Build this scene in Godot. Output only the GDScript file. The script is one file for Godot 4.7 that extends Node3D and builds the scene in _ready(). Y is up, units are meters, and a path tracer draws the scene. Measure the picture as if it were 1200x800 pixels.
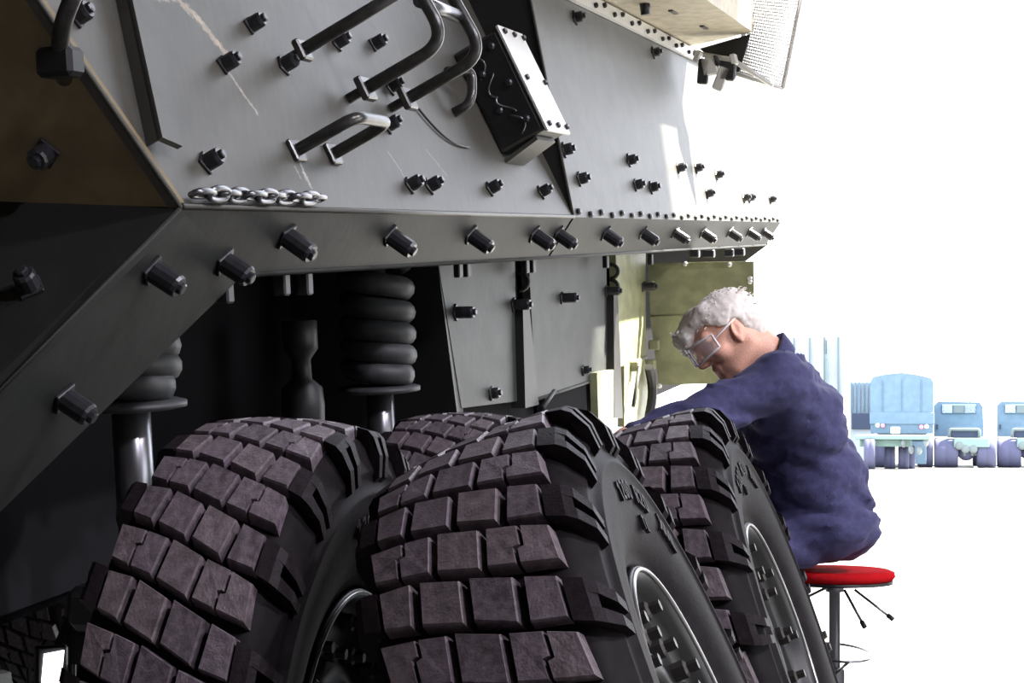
extends Node3D

const F := 2000.0          # focal length in pixels of the 1200x800 frame
const HY := 497.0          # row of the horizon
const EYE := 1.09          # camera height

var M := {}
var rng := RandomNumberGenerator.new()

# ------------------------------------------------------------------ helpers
func P(px: float, py: float, d: float) -> Vector3:
	return Vector3((px - 600.0) / F * d, EYE + (HY - py) / F * d, -d)

class MB:
	var st := SurfaceTool.new()
	func _init(smooth := false):
		st.begin(Mesh.PRIMITIVE_TRIANGLES)
		st.set_smooth_group(0 if smooth else -1)
	func smooth(on: bool):
		st.set_smooth_group(0 if on else -1)
	func tri(a: Vector3, b: Vector3, c: Vector3, out: Vector3):
		if (b - a).cross(c - a).dot(out) > 0.0:
			var t := b; b = c; c = t
		st.add_vertex(a); st.add_vertex(b); st.add_vertex(c)
	func quad(a: Vector3, b: Vector3, c: Vector3, d: Vector3, out: Vector3):
		tri(a, b, c, out); tri(a, c, d, out)
	func fan(p: Array, out: Vector3):
		for i in range(1, p.size() - 1):
			tri(p[0], p[i], p[i + 1], out)
	# a convex polygon thickened by off
	func slab(p: Array, off: Vector3):
		var c := Vector3.ZERO
		for q in p: c += q
		c /= p.size()
		var bk := []
		for q in p: bk.append(q + off)
		fan(p, -off); fan(bk, off)
		for i in p.size():
			var j := (i + 1) % p.size()
			var o: Vector3 = (p[j] - p[i]).cross(off)
			if o.dot((p[i] + p[j]) * 0.5 - c) < 0.0: o = -o
			quad(p[i], p[j], bk[j], bk[i], o)
	# box with chamfered edges, in the frame t
	func box(size: Vector3, t := Transform3D.IDENTITY, bev := 0.0):
		var h := size * 0.5
		if bev <= 0.0:
			for ax in 3:
				for s in [-1.0, 1.0]:
					var n := Vector3.ZERO; n[ax] = s
					var u := Vector3.ZERO; u[(ax + 1) % 3] = h[(ax + 1) % 3]
					var w := Vector3.ZERO; w[(ax + 2) % 3] = h[(ax + 2) % 3]
					var o := n * h[ax]
					quad(t * (o + u + w), t * (o + u - w), t * (o - u - w), t * (o - u + w), t.basis * n)
			return
		var b := minf(bev, minf(h.x, minf(h.y, h.z)) * 0.9)
		for ax in 3:
			for s in [-1.0, 1.0]:
				var n := Vector3.ZERO; n[ax] = s
				var a1 := (ax + 1) % 3; var a2 := (ax + 2) % 3
				var u := Vector3.ZERO; u[a1] = h[a1] - b
				var w := Vector3.ZERO; w[a2] = h[a2] - b
				var o := n * h[ax]
				quad(t * (o + u + w), t * (o + u - w), t * (o - u - w), t * (o - u + w), t.basis * n)
				for s2 in [-1.0, 1.0]:      # edge between +-ax and +-a1
					var n2 := Vector3.ZERO; n2[a1] = s2
					var p0 := n * h[ax] + n2 * (h[a1] - b)
					var p1 := n * (h[ax] - b) + n2 * h[a1]
					quad(t * (p0 + w), t * (p0 - w), t * (p1 - w), t * (p1 + w), t.basis * (n + n2))
		for sx in [-1.0, 1.0]:
			for sy in [-1.0, 1.0]:
				for sz in [-1.0, 1.0]:
					var k := Vector3(sx, sy, sz)
					tri(t * (k * Vector3(h.x, h.y - b, h.z - b)), t * (k * Vector3(h.x - b, h.y, h.z - b)), t * (k * Vector3(h.x - b, h.y - b, h.z)), t.basis * k)
	# profile of (radius, height) turned about y
	func lathe(pr: Array, seg := 24, t := Transform3D.IDENTITY, caps := true):
		for i in pr.size() - 1:
			for k in seg:
				var a0 := TAU * k / seg; var a1 := TAU * (k + 1) / seg
				var d0 := Vector3(cos(a0), 0, sin(a0)); var d1 := Vector3(cos(a1), 0, sin(a1))
				var p = pr[i]; var q = pr[i + 1]
				var nr: float = q.y - p.y; var ny: float = p.x - q.x   # outward when the profile runs upwards
				var o := (d0 + d1).normalized() * nr + Vector3(0, ny, 0)
				var A: Vector3 = d0 * p.x + Vector3(0, p.y, 0); var B: Vector3 = d1 * p.x + Vector3(0, p.y, 0)
				var C: Vector3 = d1 * q.x + Vector3(0, q.y, 0); var D: Vector3 = d0 * q.x + Vector3(0, q.y, 0)
				if p.x > 1e-5: tri(t * A, t * B, t * C, t.basis * o)
				if q.x > 1e-5: tri(t * A, t * C, t * D, t.basis * o)
		if caps:
			for e in [0, pr.size() - 1]:
				var p = pr[e]
				if p.x < 1e-4: continue
				for k in seg:
					var a0 := TAU * k / seg; var a1 := TAU * (k + 1) / seg
					tri(t * Vector3(0, p.y, 0), t * Vector3(cos(a0) * p.x, p.y, sin(a0) * p.x), t * Vector3(cos(a1) * p.x, p.y, sin(a1) * p.x), t.basis * Vector3(0, -1.0 if e == 0 else 1.0, 0))
	# tube through points; r a number or one per point
	func tube(pts: Array, r, seg := 10, caps := true, closed := false):
		var n := pts.size()
		var rings := []
		var up := Vector3(0.13, 0.95, 0.27).normalized()
		for i in n:
			var a: Vector3 = pts[(i - 1 + n) % n] if closed else pts[maxi(i - 1, 0)]
			var b: Vector3 = pts[(i + 1) % n] if closed else pts[mini(i + 1, n - 1)]
			var tg := (b - a).normalized()
			var x := up - tg * up.dot(tg)
			if x.length() < 0.05: x = Vector3(1, 0, 0) - tg * tg.x
			x = x.normalized(); up = x
			var y := tg.cross(x)
			var rr: float = r[i] if r is Array else r
			var ring := []
			for k in seg:
				var an := TAU * k / seg
				ring.append(pts[i] + (x * cos(an) + y * sin(an)) * rr)
			rings.append(ring)
		for i in (n if closed else n - 1):
			var j := (i + 1) % n
			for k in seg:
				var k2 := (k + 1) % seg
				var o: Vector3 = rings[i][k] + rings[i][k2] - 2.0 * pts[i]
				quad(rings[i][k], rings[i][k2], rings[j][k2], rings[j][k], o)
		if caps and not closed:
			fan(rings[0], pts[0] - pts[1]); fan(rings[n - 1], pts[n - 1] - pts[n - 2])
	func done() -> ArrayMesh:
		st.generate_normals()
		return st.commit()

func numbered(called: String, parent: Node) -> String:
	if not parent.has_node(called): return called
	var k := 1
	while parent.has_node("%s_%03d" % [called, k]): k += 1
	return "%s_%03d" % [called, k]

var counts := {}
func put(called: String, mesh: Mesh, m: Material, parent: Node = null, t := Transform3D.IDENTITY) -> MeshInstance3D:
	var o := MeshInstance3D.new()
	if parent == null: parent = self
	var key := str(parent.get_instance_id()) + called
	var c: int = counts.get(key, 0)
	counts[key] = c + 1
	o.name = called if c == 0 else "%s_%03d" % [called, c]
	o.mesh = mesh
	o.material_override = m
	o.transform = t
	parent.add_child(o, true)
	return o

func thing(called: String, label: String, category: String, t := Transform3D.IDENTITY, group := "") -> Node3D:
	var o := Node3D.new()
	var key := str(get_instance_id()) + called
	var c: int = counts.get(key, 0)
	counts[key] = c + 1
	o.name = called if c == 0 else "%s_%03d" % [called, c]
	add_child(o, true)
	o.transform = t
	tag(o, label, category, group)
	return o

func tag(o: Node, label: String, category := "", group := "", kind := ""):
	if label: o.set_meta("label", label)
	if category: o.set_meta("category", category)
	if group: o.set_meta("group", group)
	if kind: o.set_meta("kind", kind)

func struct(called: String, mesh: Mesh, m: Material, label: String, category: String) -> MeshInstance3D:
	var o := put(called, mesh, m)
	tag(o, label, category, "", "structure")
	return o

# rotation that carries +y to dir
func along(dir: Vector3, at: Vector3, roll := 0.0) -> Transform3D:
	var y := dir.normalized()
	var x := Vector3(0, 0, 1).cross(y)
	if x.length() < 0.1: x = Vector3(1, 0, 0).cross(y)
	x = x.normalized().rotated(y, roll)
	return Transform3D(Basis(x, y, x.cross(y)), at)

func noise_tex(freq: float, a: Color, b: Color, size := 512, seed_ := 1, normal := 0.0, oct := 5) -> NoiseTexture2D:
	var n := FastNoiseLite.new()
	n.seed = seed_; n.frequency = freq; n.fractal_octaves = oct
	n.noise_type = FastNoiseLite.TYPE_SIMPLEX_SMOOTH
	var t := NoiseTexture2D.new()
	t.noise = n; t.width = size; t.height = size; t.seamless = true
	if normal > 0.0:
		t.as_normal_map = true; t.bump_strength = normal
	else:
		var g := Gradient.new()
		g.set_color(0, a); g.set_color(1, b)
		g.set_offset(0, 0.25); g.set_offset(1, 0.75)
		t.color_ramp = g
	return t

func mat(called: String, c: Color, rough := 0.6, metal := 0.0, vary := 0.0, scale := 2.0, bump := 0.0, freq := 0.012) -> StandardMaterial3D:
	var m := StandardMaterial3D.new()
	m.albedo_color = c; m.roughness = rough; m.metallic = metal
	if vary > 0.0 or bump > 0.0:
		m.uv1_triplanar = true; m.uv1_world_triplanar = true
		m.uv1_scale = Vector3.ONE * scale
	if vary > 0.0:
		m.albedo_texture = noise_tex(freq, Color(1 - vary, 1 - vary, 1 - vary), Color.WHITE, 512, called.hash() % 1000)
	if bump > 0.0:
		m.normal_enabled = true; m.normal_scale = 1.0
		m.normal_texture = noise_tex(freq * 4.0, Color.BLACK, Color.WHITE, 512, called.hash() % 1000 + 7, bump)
	M[called] = m
	return m

# ------------------------------------------------------------------ main
func _ready():
	rng.seed = 77
	var cam := Camera3D.new()
	cam.name = "camera"
	add_child(cam)
	cam.position = Vector3(0, EYE, 0)
	cam.projection = Camera3D.PROJECTION_FRUSTUM
	cam.set_frustum(0.05 * 800.0 / F, Vector2(0, 0.05 * (HY - 400.0) / F), 0.05, 900.0)
	cam.current = true

	var env := Environment.new()
	env.background_mode = Environment.BG_SKY
	var sky := Sky.new()
	var sm := ProceduralSkyMaterial.new()
	sm.sky_top_color = Color(0.93, 0.95, 1.0)
	sm.sky_horizon_color = Color(0.97, 0.985, 1.0)
	sm.sky_curve = 0.12
	sm.ground_bottom_color = Color(0.6, 0.6, 0.6)
	sm.ground_horizon_color = Color(0.9, 0.92, 0.95)
	sm.sun_angle_max = 1.0
	sm.sky_energy_multiplier = 1.6
	sky.sky_material = sm
	env.sky = sky
	env.tonemap_mode = Environment.TONE_MAPPER_LINEAR
	env.tonemap_exposure = 1.9
	env.sdfgi_enabled = true
	env.ssao_enabled = true
	env.ssil_enabled = true
	var we := WorldEnvironment.new()
	we.name = "world_environment"
	we.environment = env
	add_child(we)

	var sun := DirectionalLight3D.new()
	sun.name = "sun"
	add_child(sun)
	sun.look_at_from_position(Vector3.ZERO, -Vector3(0.75, 1.0, -0.20))
	sun.light_energy = 8.0
	sun.light_color = Color(1.0, 0.97, 0.92)
	sun.light_angular_distance = 1.5
	sun.shadow_enabled = true

	materials()
	setting()
	vehicle()
	wheels()
	stool()
	person()
	trucks()
	lamps()
	bright_spot()

func bright_spot():  # bright white spot of unknown source, built as an added glowing lamp
	var c := P(62, 781, 5.3)
	var L := thing("bright_spot", "small added glowing panel standing in for a bright spot under the vehicle", "lamp", Transform3D(Basis(Vector3.UP, 0.5), Vector3(c.x, 0, c.z)))
	var b := MB.new(); b.box(Vector3(0.10, 0.13, 0.04), Transform3D(Basis.IDENTITY, Vector3(0, c.y, -0.025)), 0.008)
	put("housing", b.done(), M.black, L)
	var f := MB.new(); f.slab([Vector3(-0.036, c.y - 0.046, 0), Vector3(0.024, c.y - 0.05, 0), Vector3(0.034, c.y + 0.05, 0), Vector3(-0.028, c.y + 0.042, 0)], Vector3(0, 0, 0.006))
	put("lens", f.done(), M.glow, L)
	var st := MB.new(); st.tube([Vector3(-0.09, 0.01, 0), Vector3(-0.06, 0.012, 0), Vector3(-0.07, c.y, -0.02)], 0.008, 8); st.tube([Vector3(0.09, 0.01, 0), Vector3(0.06, 0.012, 0), Vector3(0.07, c.y, -0.02)], 0.008, 8); st.tube([Vector3(-0.09, 0.01, 0.06), Vector3(0.09, 0.01, 0.06)], 0.008, 8)
	put("stand", st.done(), M.black, L)
	var o := AreaLight3D.new()
	o.name = "bright_spot_light"
	L.add_child(o)
	o.position = Vector3(0, c.y, 0.012)
	o.rotation_degrees = Vector3(0, 180, 0)
	o.area_size = Vector2(0.08, 0.12)
	o.light_energy = 0.05
	o.shadow_enabled = true

func lamps():
	# unseen fill lamps, added under the roof to brighten treads and nose
	for q in [[4.0, 1.2], [5.2, -1.8]]:
		var y := 6.2
		var L := thing("fill_lamp", "added out-of-view fill lamp under the hangar roof, " + ("nearer the closed end wall" if q[0] < 5.0 else "nearer the open side door"), "lamp", Transform3D(Basis.IDENTITY, Vector3(q[0], y, q[1])), "added fill lamps")
		var sh := MB.new(true)
		sh.lathe([Vector2(0.26, -0.12), Vector2(0.25, -0.06), Vector2(0.16, 0.10), Vector2(0.07, 0.18), Vector2(0.06, 0.26)], 28)
		put("shade", sh.done(), M.pale_metal, L)
		var rod := MB.new(); rod.tube([Vector3(0, 0.26, 0), Vector3(0, 7.0 - y, 0)], 0.015, 8)
		put("rod", rod.done(), M.steel, L)
		var bu := MB.new(true)
		bu.lathe([Vector2(0.0, -0.16), Vector2(0.20, -0.155), Vector2(0.22, -0.14), Vector2(0.20, -0.125), Vector2(0.0, -0.12)], 24)
		put("bulb", bu.done(), M.glow, L)
		var o := SpotLight3D.new()
		o.name = "lamp_light"
		L.add_child(o)
		o.position = Vector3(0, -0.19, 0)
		o.rotation_degrees = Vector3(-90, 0, 0)
		o.spot_angle = 80.0
		o.spot_angle_attenuation = 0.6
		o.spot_range = 30.0
		o.spot_attenuation = 2.0
		o.light_size = 0.2
		o.light_energy = LAMP_ENERGY
		o.light_color = Color(0.97, 0.95, 1.0)
		o.shadow_enabled = true

func materials():
	mat("paint", Color8(66, 66, 60), 0.52, 0.0, 0.16, 0.9, 0.25)
	mat("paint_low", Color8(58, 61, 59), 0.55, 0.0, 0.16, 0.9, 0.25)
	mat("paint_chamfer", Color8(38, 40, 38), 0.62, 0.0, 0.16, 0.9, 0.25)  # darker hull paint: shade of the down-facing strip put into the colour
	mat("paint_dark", Color8(27, 27, 26), 0.55, 0.0, 0.2, 1.2, 0.3)  # hull paint darkened: shade on turned-away faces put into the colour
	mat("paint_nose", Color8(118, 104, 74), 0.6, 0.0, 0.2, 1.2, 0.3)  # browner and lighter: warm interior light on the nose put into the colour
	mat("olive", Color8(138, 140, 106), 0.5, 0.0, 0.16, 1.4, 0.3)
	mat("stud", Color8(52, 52, 56), 0.33, 0.35, 0.15, 6.0)
	mat("steel", Color8(120, 120, 124), 0.3, 0.9)
	mat("bar", Color8(72, 72, 70), 0.3, 0.4, 0.25, 5.0)
	mat("black", Color8(24, 24, 26), 0.5, 0.0, 0.2, 3.0)
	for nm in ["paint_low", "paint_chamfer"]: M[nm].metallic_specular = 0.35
	mat("undercoat", Color8(34, 34, 36), 0.95)  # near-black: shade beneath and inside the hull put into the colour
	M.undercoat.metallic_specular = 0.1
	mat("spring", Color8(62, 64, 66), 0.55, 0.0, 0.2, 4.0)
	mat("beige", Color8(176, 168, 146), 0.6, 0.0, 0.12, 2.0)
	mat("pale_metal", Color8(200, 200, 198), 0.4, 0.3)
	mat("rubber", Color8(40, 35, 38), 0.52, 0.0, 0.25, 7.0, 2.0)
	mat("tread_a", Color8(108, 97, 105), 0.5, 0.0, 0.3, 8.0, 3.0)
	mat("tread_b", Color8(98, 88, 95), 0.5, 0.0, 0.35, 9.0, 3.0)
	mat("tread_c", Color8(112, 101, 106), 0.5, 0.0, 0.3, 6.5, 3.0)
	mat("sidewall", Color8(30, 27, 29), 0.62, 0.0, 0.2, 5.0, 0.8)
	mat("rim", Color8(18, 18, 18), 0.45, 0.2, 0.2, 5.0)
	mat("nut", Color8(130, 128, 126), 0.3, 0.8)
	mat("dark_nut", Color8(58, 56, 54), 0.45, 0.5)
	mat("concrete", Color8(150, 148, 143), 0.22, 0.0, 0.12, 0.35, 0.5)
	mat("apron", Color8(140, 138, 134), 0.7, 0.0, 0.1, 0.15)
	mat("wall", Color8(104, 98, 88), 0.85, 0.0, 0.1, 0.5)
	mat("ceiling", Color8(104, 100, 92), 0.9, 0.0, 0.1, 0.5)
	mat("skin", Color8(240, 184, 160), 0.5, 0.0, 0.1, 20.0)
	M.skin.subsurf_scatter_enabled = true
	M.skin.subsurf_scatter_strength = 0.15
	mat("hair", Color8(252, 250, 244), 0.5, 0.0, 0.05, 24.0)
	M.hair.backlight_enabled = true
	M.hair.backlight = Color(0.75, 0.73, 0.69)
	mat("navy", Color8(60, 60, 102), 0.85, 0.0, 0.18, 6.0, 1.6)
	M.navy.rim_enabled = true
	M.navy.rim = 0.3
	mat("boot", Color8(30, 28, 27), 0.5)
	mat("red", Color8(176, 26, 32), 0.85, 0.0, 0.08, 6.0)
	M.red.metallic_specular = 0.05
	mat("white_frame", Color8(235, 235, 238), 0.25)
	mat("truck_blue", Color8(90, 114, 134), 0.7, 0.0, 0.06, 0.5)  # pale blue: haze and sky light over the trucks put into the colour
	mat("truck_blue_dark", Color8(80, 104, 124), 0.7, 0.0, 0.06, 0.5)  # slightly darker truck parts, the same haze put into the colour
	mat("truck_tire", Color8(72, 75, 100), 0.9)
	mat("truck_pale", Color8(96, 108, 110), 0.7)
	mat("truck_green", Color8(106, 132, 128), 0.7)
	mat("container", Color8(158, 168, 176), 0.7)
	mat("truck_dark", Color8(48, 58, 80), 0.8)
	mat("lamp_red", Color8(226, 130, 150), 0.4)
	mat("lamp_white", Color8(245, 245, 245), 0.4)
	var g := StandardMaterial3D.new()
	g.albedo_color = Color(0.97, 0.98, 1.0, 0.28); g.roughness = 0.03
	g.transparency = BaseMaterial3D.TRANSPARENCY_ALPHA
	var gl := StandardMaterial3D.new()
	gl.albedo_color = Color(1, 1, 1); gl.emission_enabled = true; gl.emission = Color(0.97, 0.95, 1.0); gl.emission_energy_multiplier = 2.0
	M["glow"] = gl
	M["lens"] = g
	for nm in ["sidewall", "rubber"]: M[nm].metallic_specular = 0.19
	var w := StandardMaterial3D.new()
	w.albedo_color = Color(0.9, 0.95, 1.0, 0.25); w.roughness = 0.05
	w.transparency = BaseMaterial3D.TRANSPARENCY_ALPHA
	M["truck_glass"] = w

# ------------------------------------------------------------------ setting
func cube(lo: Vector3, hi: Vector3) -> ArrayMesh:
	var b := MB.new()
	b.box(hi - lo, Transform3D(Basis.IDENTITY, (lo + hi) * 0.5))
	return b.done()

const LAMP_ENERGY := 30.0
const DOOR_Z := -7.6
const JAMB_R := 4.3
const JAMB_L := -2.2
const SIDE_A := -4.6      # the side door runs from here ...
const SIDE_B := -0.4       # ... to here
func setting():
	struct("floor", cube(Vector3(-9.3, -0.3, DOOR_Z - 0.3), Vector3(7.3, 0, 7.3)), M.concrete, "smooth pale concrete hangar floor under the vehicle and the wheels", "floor")
	var b := MB.new()
	var zs := [DOOR_Z - 0.3, -65.0, -420.0]
	var ys := [-0.004, -0.57, -0.57]
	for i in 2:
		b.quad(Vector3(-150, ys[i], zs[i]), Vector3(150, ys[i], zs[i]), Vector3(150, ys[i + 1], zs[i + 1]), Vector3(-150, ys[i + 1], zs[i + 1]), Vector3.UP)
	b.quad(Vector3(7.3, -0.004, DOOR_Z - 0.3), Vector3(60, -0.004, DOOR_Z - 0.3), Vector3(60, -0.004, 40), Vector3(7.3, -0.004, 40), Vector3.UP)
	struct("ground", b.done(), M.apron, "sunlit white concrete apron outside the hangar, sloping to the parked trucks", "ground")
	struct("wall_left", cube(Vector3(-9.3, 0, DOOR_Z), Vector3(-9.0, 7.0, 7.0)), M.wall, "dark side wall of the hangar behind the vehicle", "wall")
	struct("wall_right", cube(Vector3(7.0, 0, DOOR_Z), Vector3(7.3, 7.0, SIDE_A)), M.wall, "side wall of the hangar on the worker's side, next to the main door", "wall")
	struct("wall_right_rear", cube(Vector3(7.0, 0, SIDE_B), Vector3(7.3, 7.0, 7.0)), M.wall, "side wall of the hangar behind the viewer on the worker's side", "wall")
	struct("wall_right_top", cube(Vector3(7.0, 3.9, SIDE_A), Vector3(7.3, 7.0, SIDE_B)), M.wall, "beam wall over the open side door of the hangar", "wall")
	struct("wall_back", cube(Vector3(-9.3, 0, 7.0), Vector3(7.3, 7.0, 7.3)), M.wall, "closed end wall of the hangar facing the open door", "wall")
	struct("wall_front_left", cube(Vector3(-9.3, 0, DOOR_Z - 0.3), Vector3(JAMB_L, 7.0, DOOR_Z)), M.wall, "door wall of the hangar on the vehicle's side", "wall")
	struct("wall_front_right", cube(Vector3(JAMB_R, 0, DOOR_Z - 0.3), Vector3(7.3, 7.0, DOOR_Z)), M.wall, "door wall of the hangar on the worker's side", "wall")
	struct("wall_front_top", cube(Vector3(JAMB_L, 6.2, DOOR_Z - 0.3), Vector3(JAMB_R, 7.0, DOOR_Z)), M.wall, "beam wall over the open hangar door", "wall")
	struct("ceiling", cube(Vector3(-9.3, 7.0, DOOR_Z - 0.3), Vector3(7.3, 7.3, 7.3)), M.ceiling, "dark roof deck of the hangar", "ceiling")

# ------------------------------------------------------------------ vehicle
# Vehicle axes: x outwards from its side, y up its own height, z towards its nose. The crease between the upper side
# and the chamfer is the line x = 0, y = YB.
const YB := 1.45
var VT: Transform3D
var V: Node3D
const TF := 25.0
const TR := 10.0
const CH := 35.0

func vray(px: float, py: float) -> Array:
	var inv := VT.affine_inverse()
	var o := inv * Vector3(0, EYE, 0)
	return [o, (inv * P(px, py, 1.0) - o)]
# where the ray through a pixel meets a plane of the vehicle
func vh(px: float, py: float, p0: Vector3, n: Vector3) -> Vector3:
	var r = vray(px, py)
	var o: Vector3 = r[0]; var d: Vector3 = r[1]
	return o + d * ((p0 - o).dot(n) / d.dot(n))
func vp(px: float, py: float, d: float) -> Vector3:
	return VT.affine_inverse() * P(px, py, d)
const E0 := Vector3(0, 1.45, 0)
func nf() -> Vector3: return Vector3(cos(deg_to_rad(TF)), sin(deg_to_rad(TF)), 0)
func nr() -> Vector3: return Vector3(cos(deg_to_rad(TR)), sin(deg_to_rad(TR)), 0)
func nc() -> Vector3: return Vector3(cos(deg_to_rad(CH)), -sin(deg_to_rad(CH)), 0)
func fp(px, py, h := 0.0) -> Vector3: return vh(px, py, E0 + nf() * 0.0, nf()) + nf() * h
func rp(px, py, h := 0.0) -> Vector3: return vh(px, py, E0, nr()) + nr() * h
func cp(px, py, h := 0.0) -> Vector3: return vh(px, py, E0, nc()) + nc() * h
const PX := -0.29
func pp(px, py, h := 0.0, x := PX) -> Vector3: return vh(px, py, Vector3(x, 0, 0), Vector3(1, 0, 0)) + Vector3(h, 0, 0)
func ez(px: float) -> float:     # z of the crease at this column
	return (3.0 - 3.0 * 1008.0 / (1220.0 - px)) * 1.0533

var stud_meshes := {}
func stud_mesh(r: float, l: float) -> ArrayMesh:
	var key := "%.3f_%.3f" % [r, l]
	if stud_meshes.has(key): return stud_meshes[key]
	var b := MB.new()
	b.box(Vector3(r * 2.1, 0.008, r * 2.1), Transform3D(Basis.IDENTITY, Vector3(0, 0.003, 0)), 0.002)
	b.lathe([Vector2(r, 0), Vector2(r, l - 0.006), Vector2(r * 0.86, l)], 12)
	b.lathe([Vector2(r * 0.55, l), Vector2(r * 0.55, l + 0.007), Vector2(r * 0.4, l + 0.009)], 8)
	stud_meshes[key] = b.done()
	return stud_meshes[key]
func stud(at: Vector3, n: Vector3, r: float, l: float, parent: Node = null, m: Material = null):
	put("stud", stud_mesh(r, l), m if m else M.stud, parent if parent else V, along(n, at, rng.randf_range(-0.4, 0.4) + 0.6))

func vplate(called: String, pts: Array, off: Vector3, m: Material, parent: Node = null) -> MeshInstance3D:
	var b := MB.new()
	b.slab(pts, off)
	return put(called, b.done(), m, parent if parent else V)

func smooth_path(pts: Array, n := 8, r := 0.05) -> Array:
	# rounds the corners of a polyline
	var out := [pts[0]]
	for i in range(1, pts.size() - 1):
		var a: Vector3 = pts[i - 1]; var b: Vector3 = pts[i]; var c: Vector3 = pts[i + 1]
		var l1 := minf(r, (a - b).length() * 0.48); var l2 := minf(r, (c - b).length() * 0.48)
		var s := b + (a - b).normalized() * l1; var e := b + (c - b).normalized() * l2
		for k in n + 1:
			var t := float(k) / n
			out.append(s.lerp(b, t).lerp(b.lerp(e, t), t))
	out.append(pts[-1])
	return out

func vtube(called: String, pts: Array, r: float, m: Material, parent: Node = null) -> MeshInstance3D:
	var b := MB.new(true)
	b.tube(pts, r, 12)
	return put(called, b.done(), m, parent if parent else V)

func plate_texture(strokes: Array, wide: float, high: float) -> ImageTexture:
	var W := 1536; var Hh := 512
	var im := Image.create(W, Hh, false, Image.FORMAT_RGB8)
	var n1 := FastNoiseLite.new(); n1.seed = 5; n1.frequency = 0.006; n1.fractal_octaves = 5
	var n2 := FastNoiseLite.new(); n2.seed = 9; n2.frequency = 0.03; n2.fractal_octaves = 4
	for y in Hh:
		for x in W:
			var v := 0.88 + 0.15 * n1.get_noise_2d(x * 0.6 + y * 0.5, y * 0.9 - x * 0.2) + 0.10 * n2.get_noise_2d(x * 2.2 + y * 1.4, y * 0.5 - x * 0.3)
			im.set_pixel(x, y, Color(0.274 * v, 0.268 * v, 0.242 * v))
	for s in strokes:
		var pts: Array = s[0]
		for i in pts.size() - 1:
			var a := Vector2(pts[i].x * wide, pts[i].y * high); var b := Vector2(pts[i + 1].x * wide, pts[i + 1].y * high)
			var r: float = s[1] * 2.2
			var lo := a.min(b) - Vector2(r, r); var hi := a.max(b) + Vector2(r, r)
			for y in range(maxi(0, int(lo.y / high * Hh)), mini(Hh, int(hi.y / high * Hh) + 1)):
				for x in range(maxi(0, int(lo.x / wide * W)), mini(W, int(hi.x / wide * W) + 1)):
					var p := Vector2((x + 0.5) / W * wide, (y + 0.5) / Hh * high)
					var q := Geometry2D.get_closest_point_to_segment(p, a, b)
					var d: float = p.distance_to(q) / s[1] + 0.9 * n2.get_noise_2d(x * 5.0, y * 5.0) + 0.5 * n1.get_noise_2d(x * 9.0, y * 9.0)
					var k := clampf((1.1 - d) * 1.2, 0.0, 0.7)
					if k > 0.0: im.set_pixel(x, y, im.get_pixel(x, y).lerp(s[2], k))
	return ImageTexture.create_from_image(im)

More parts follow.
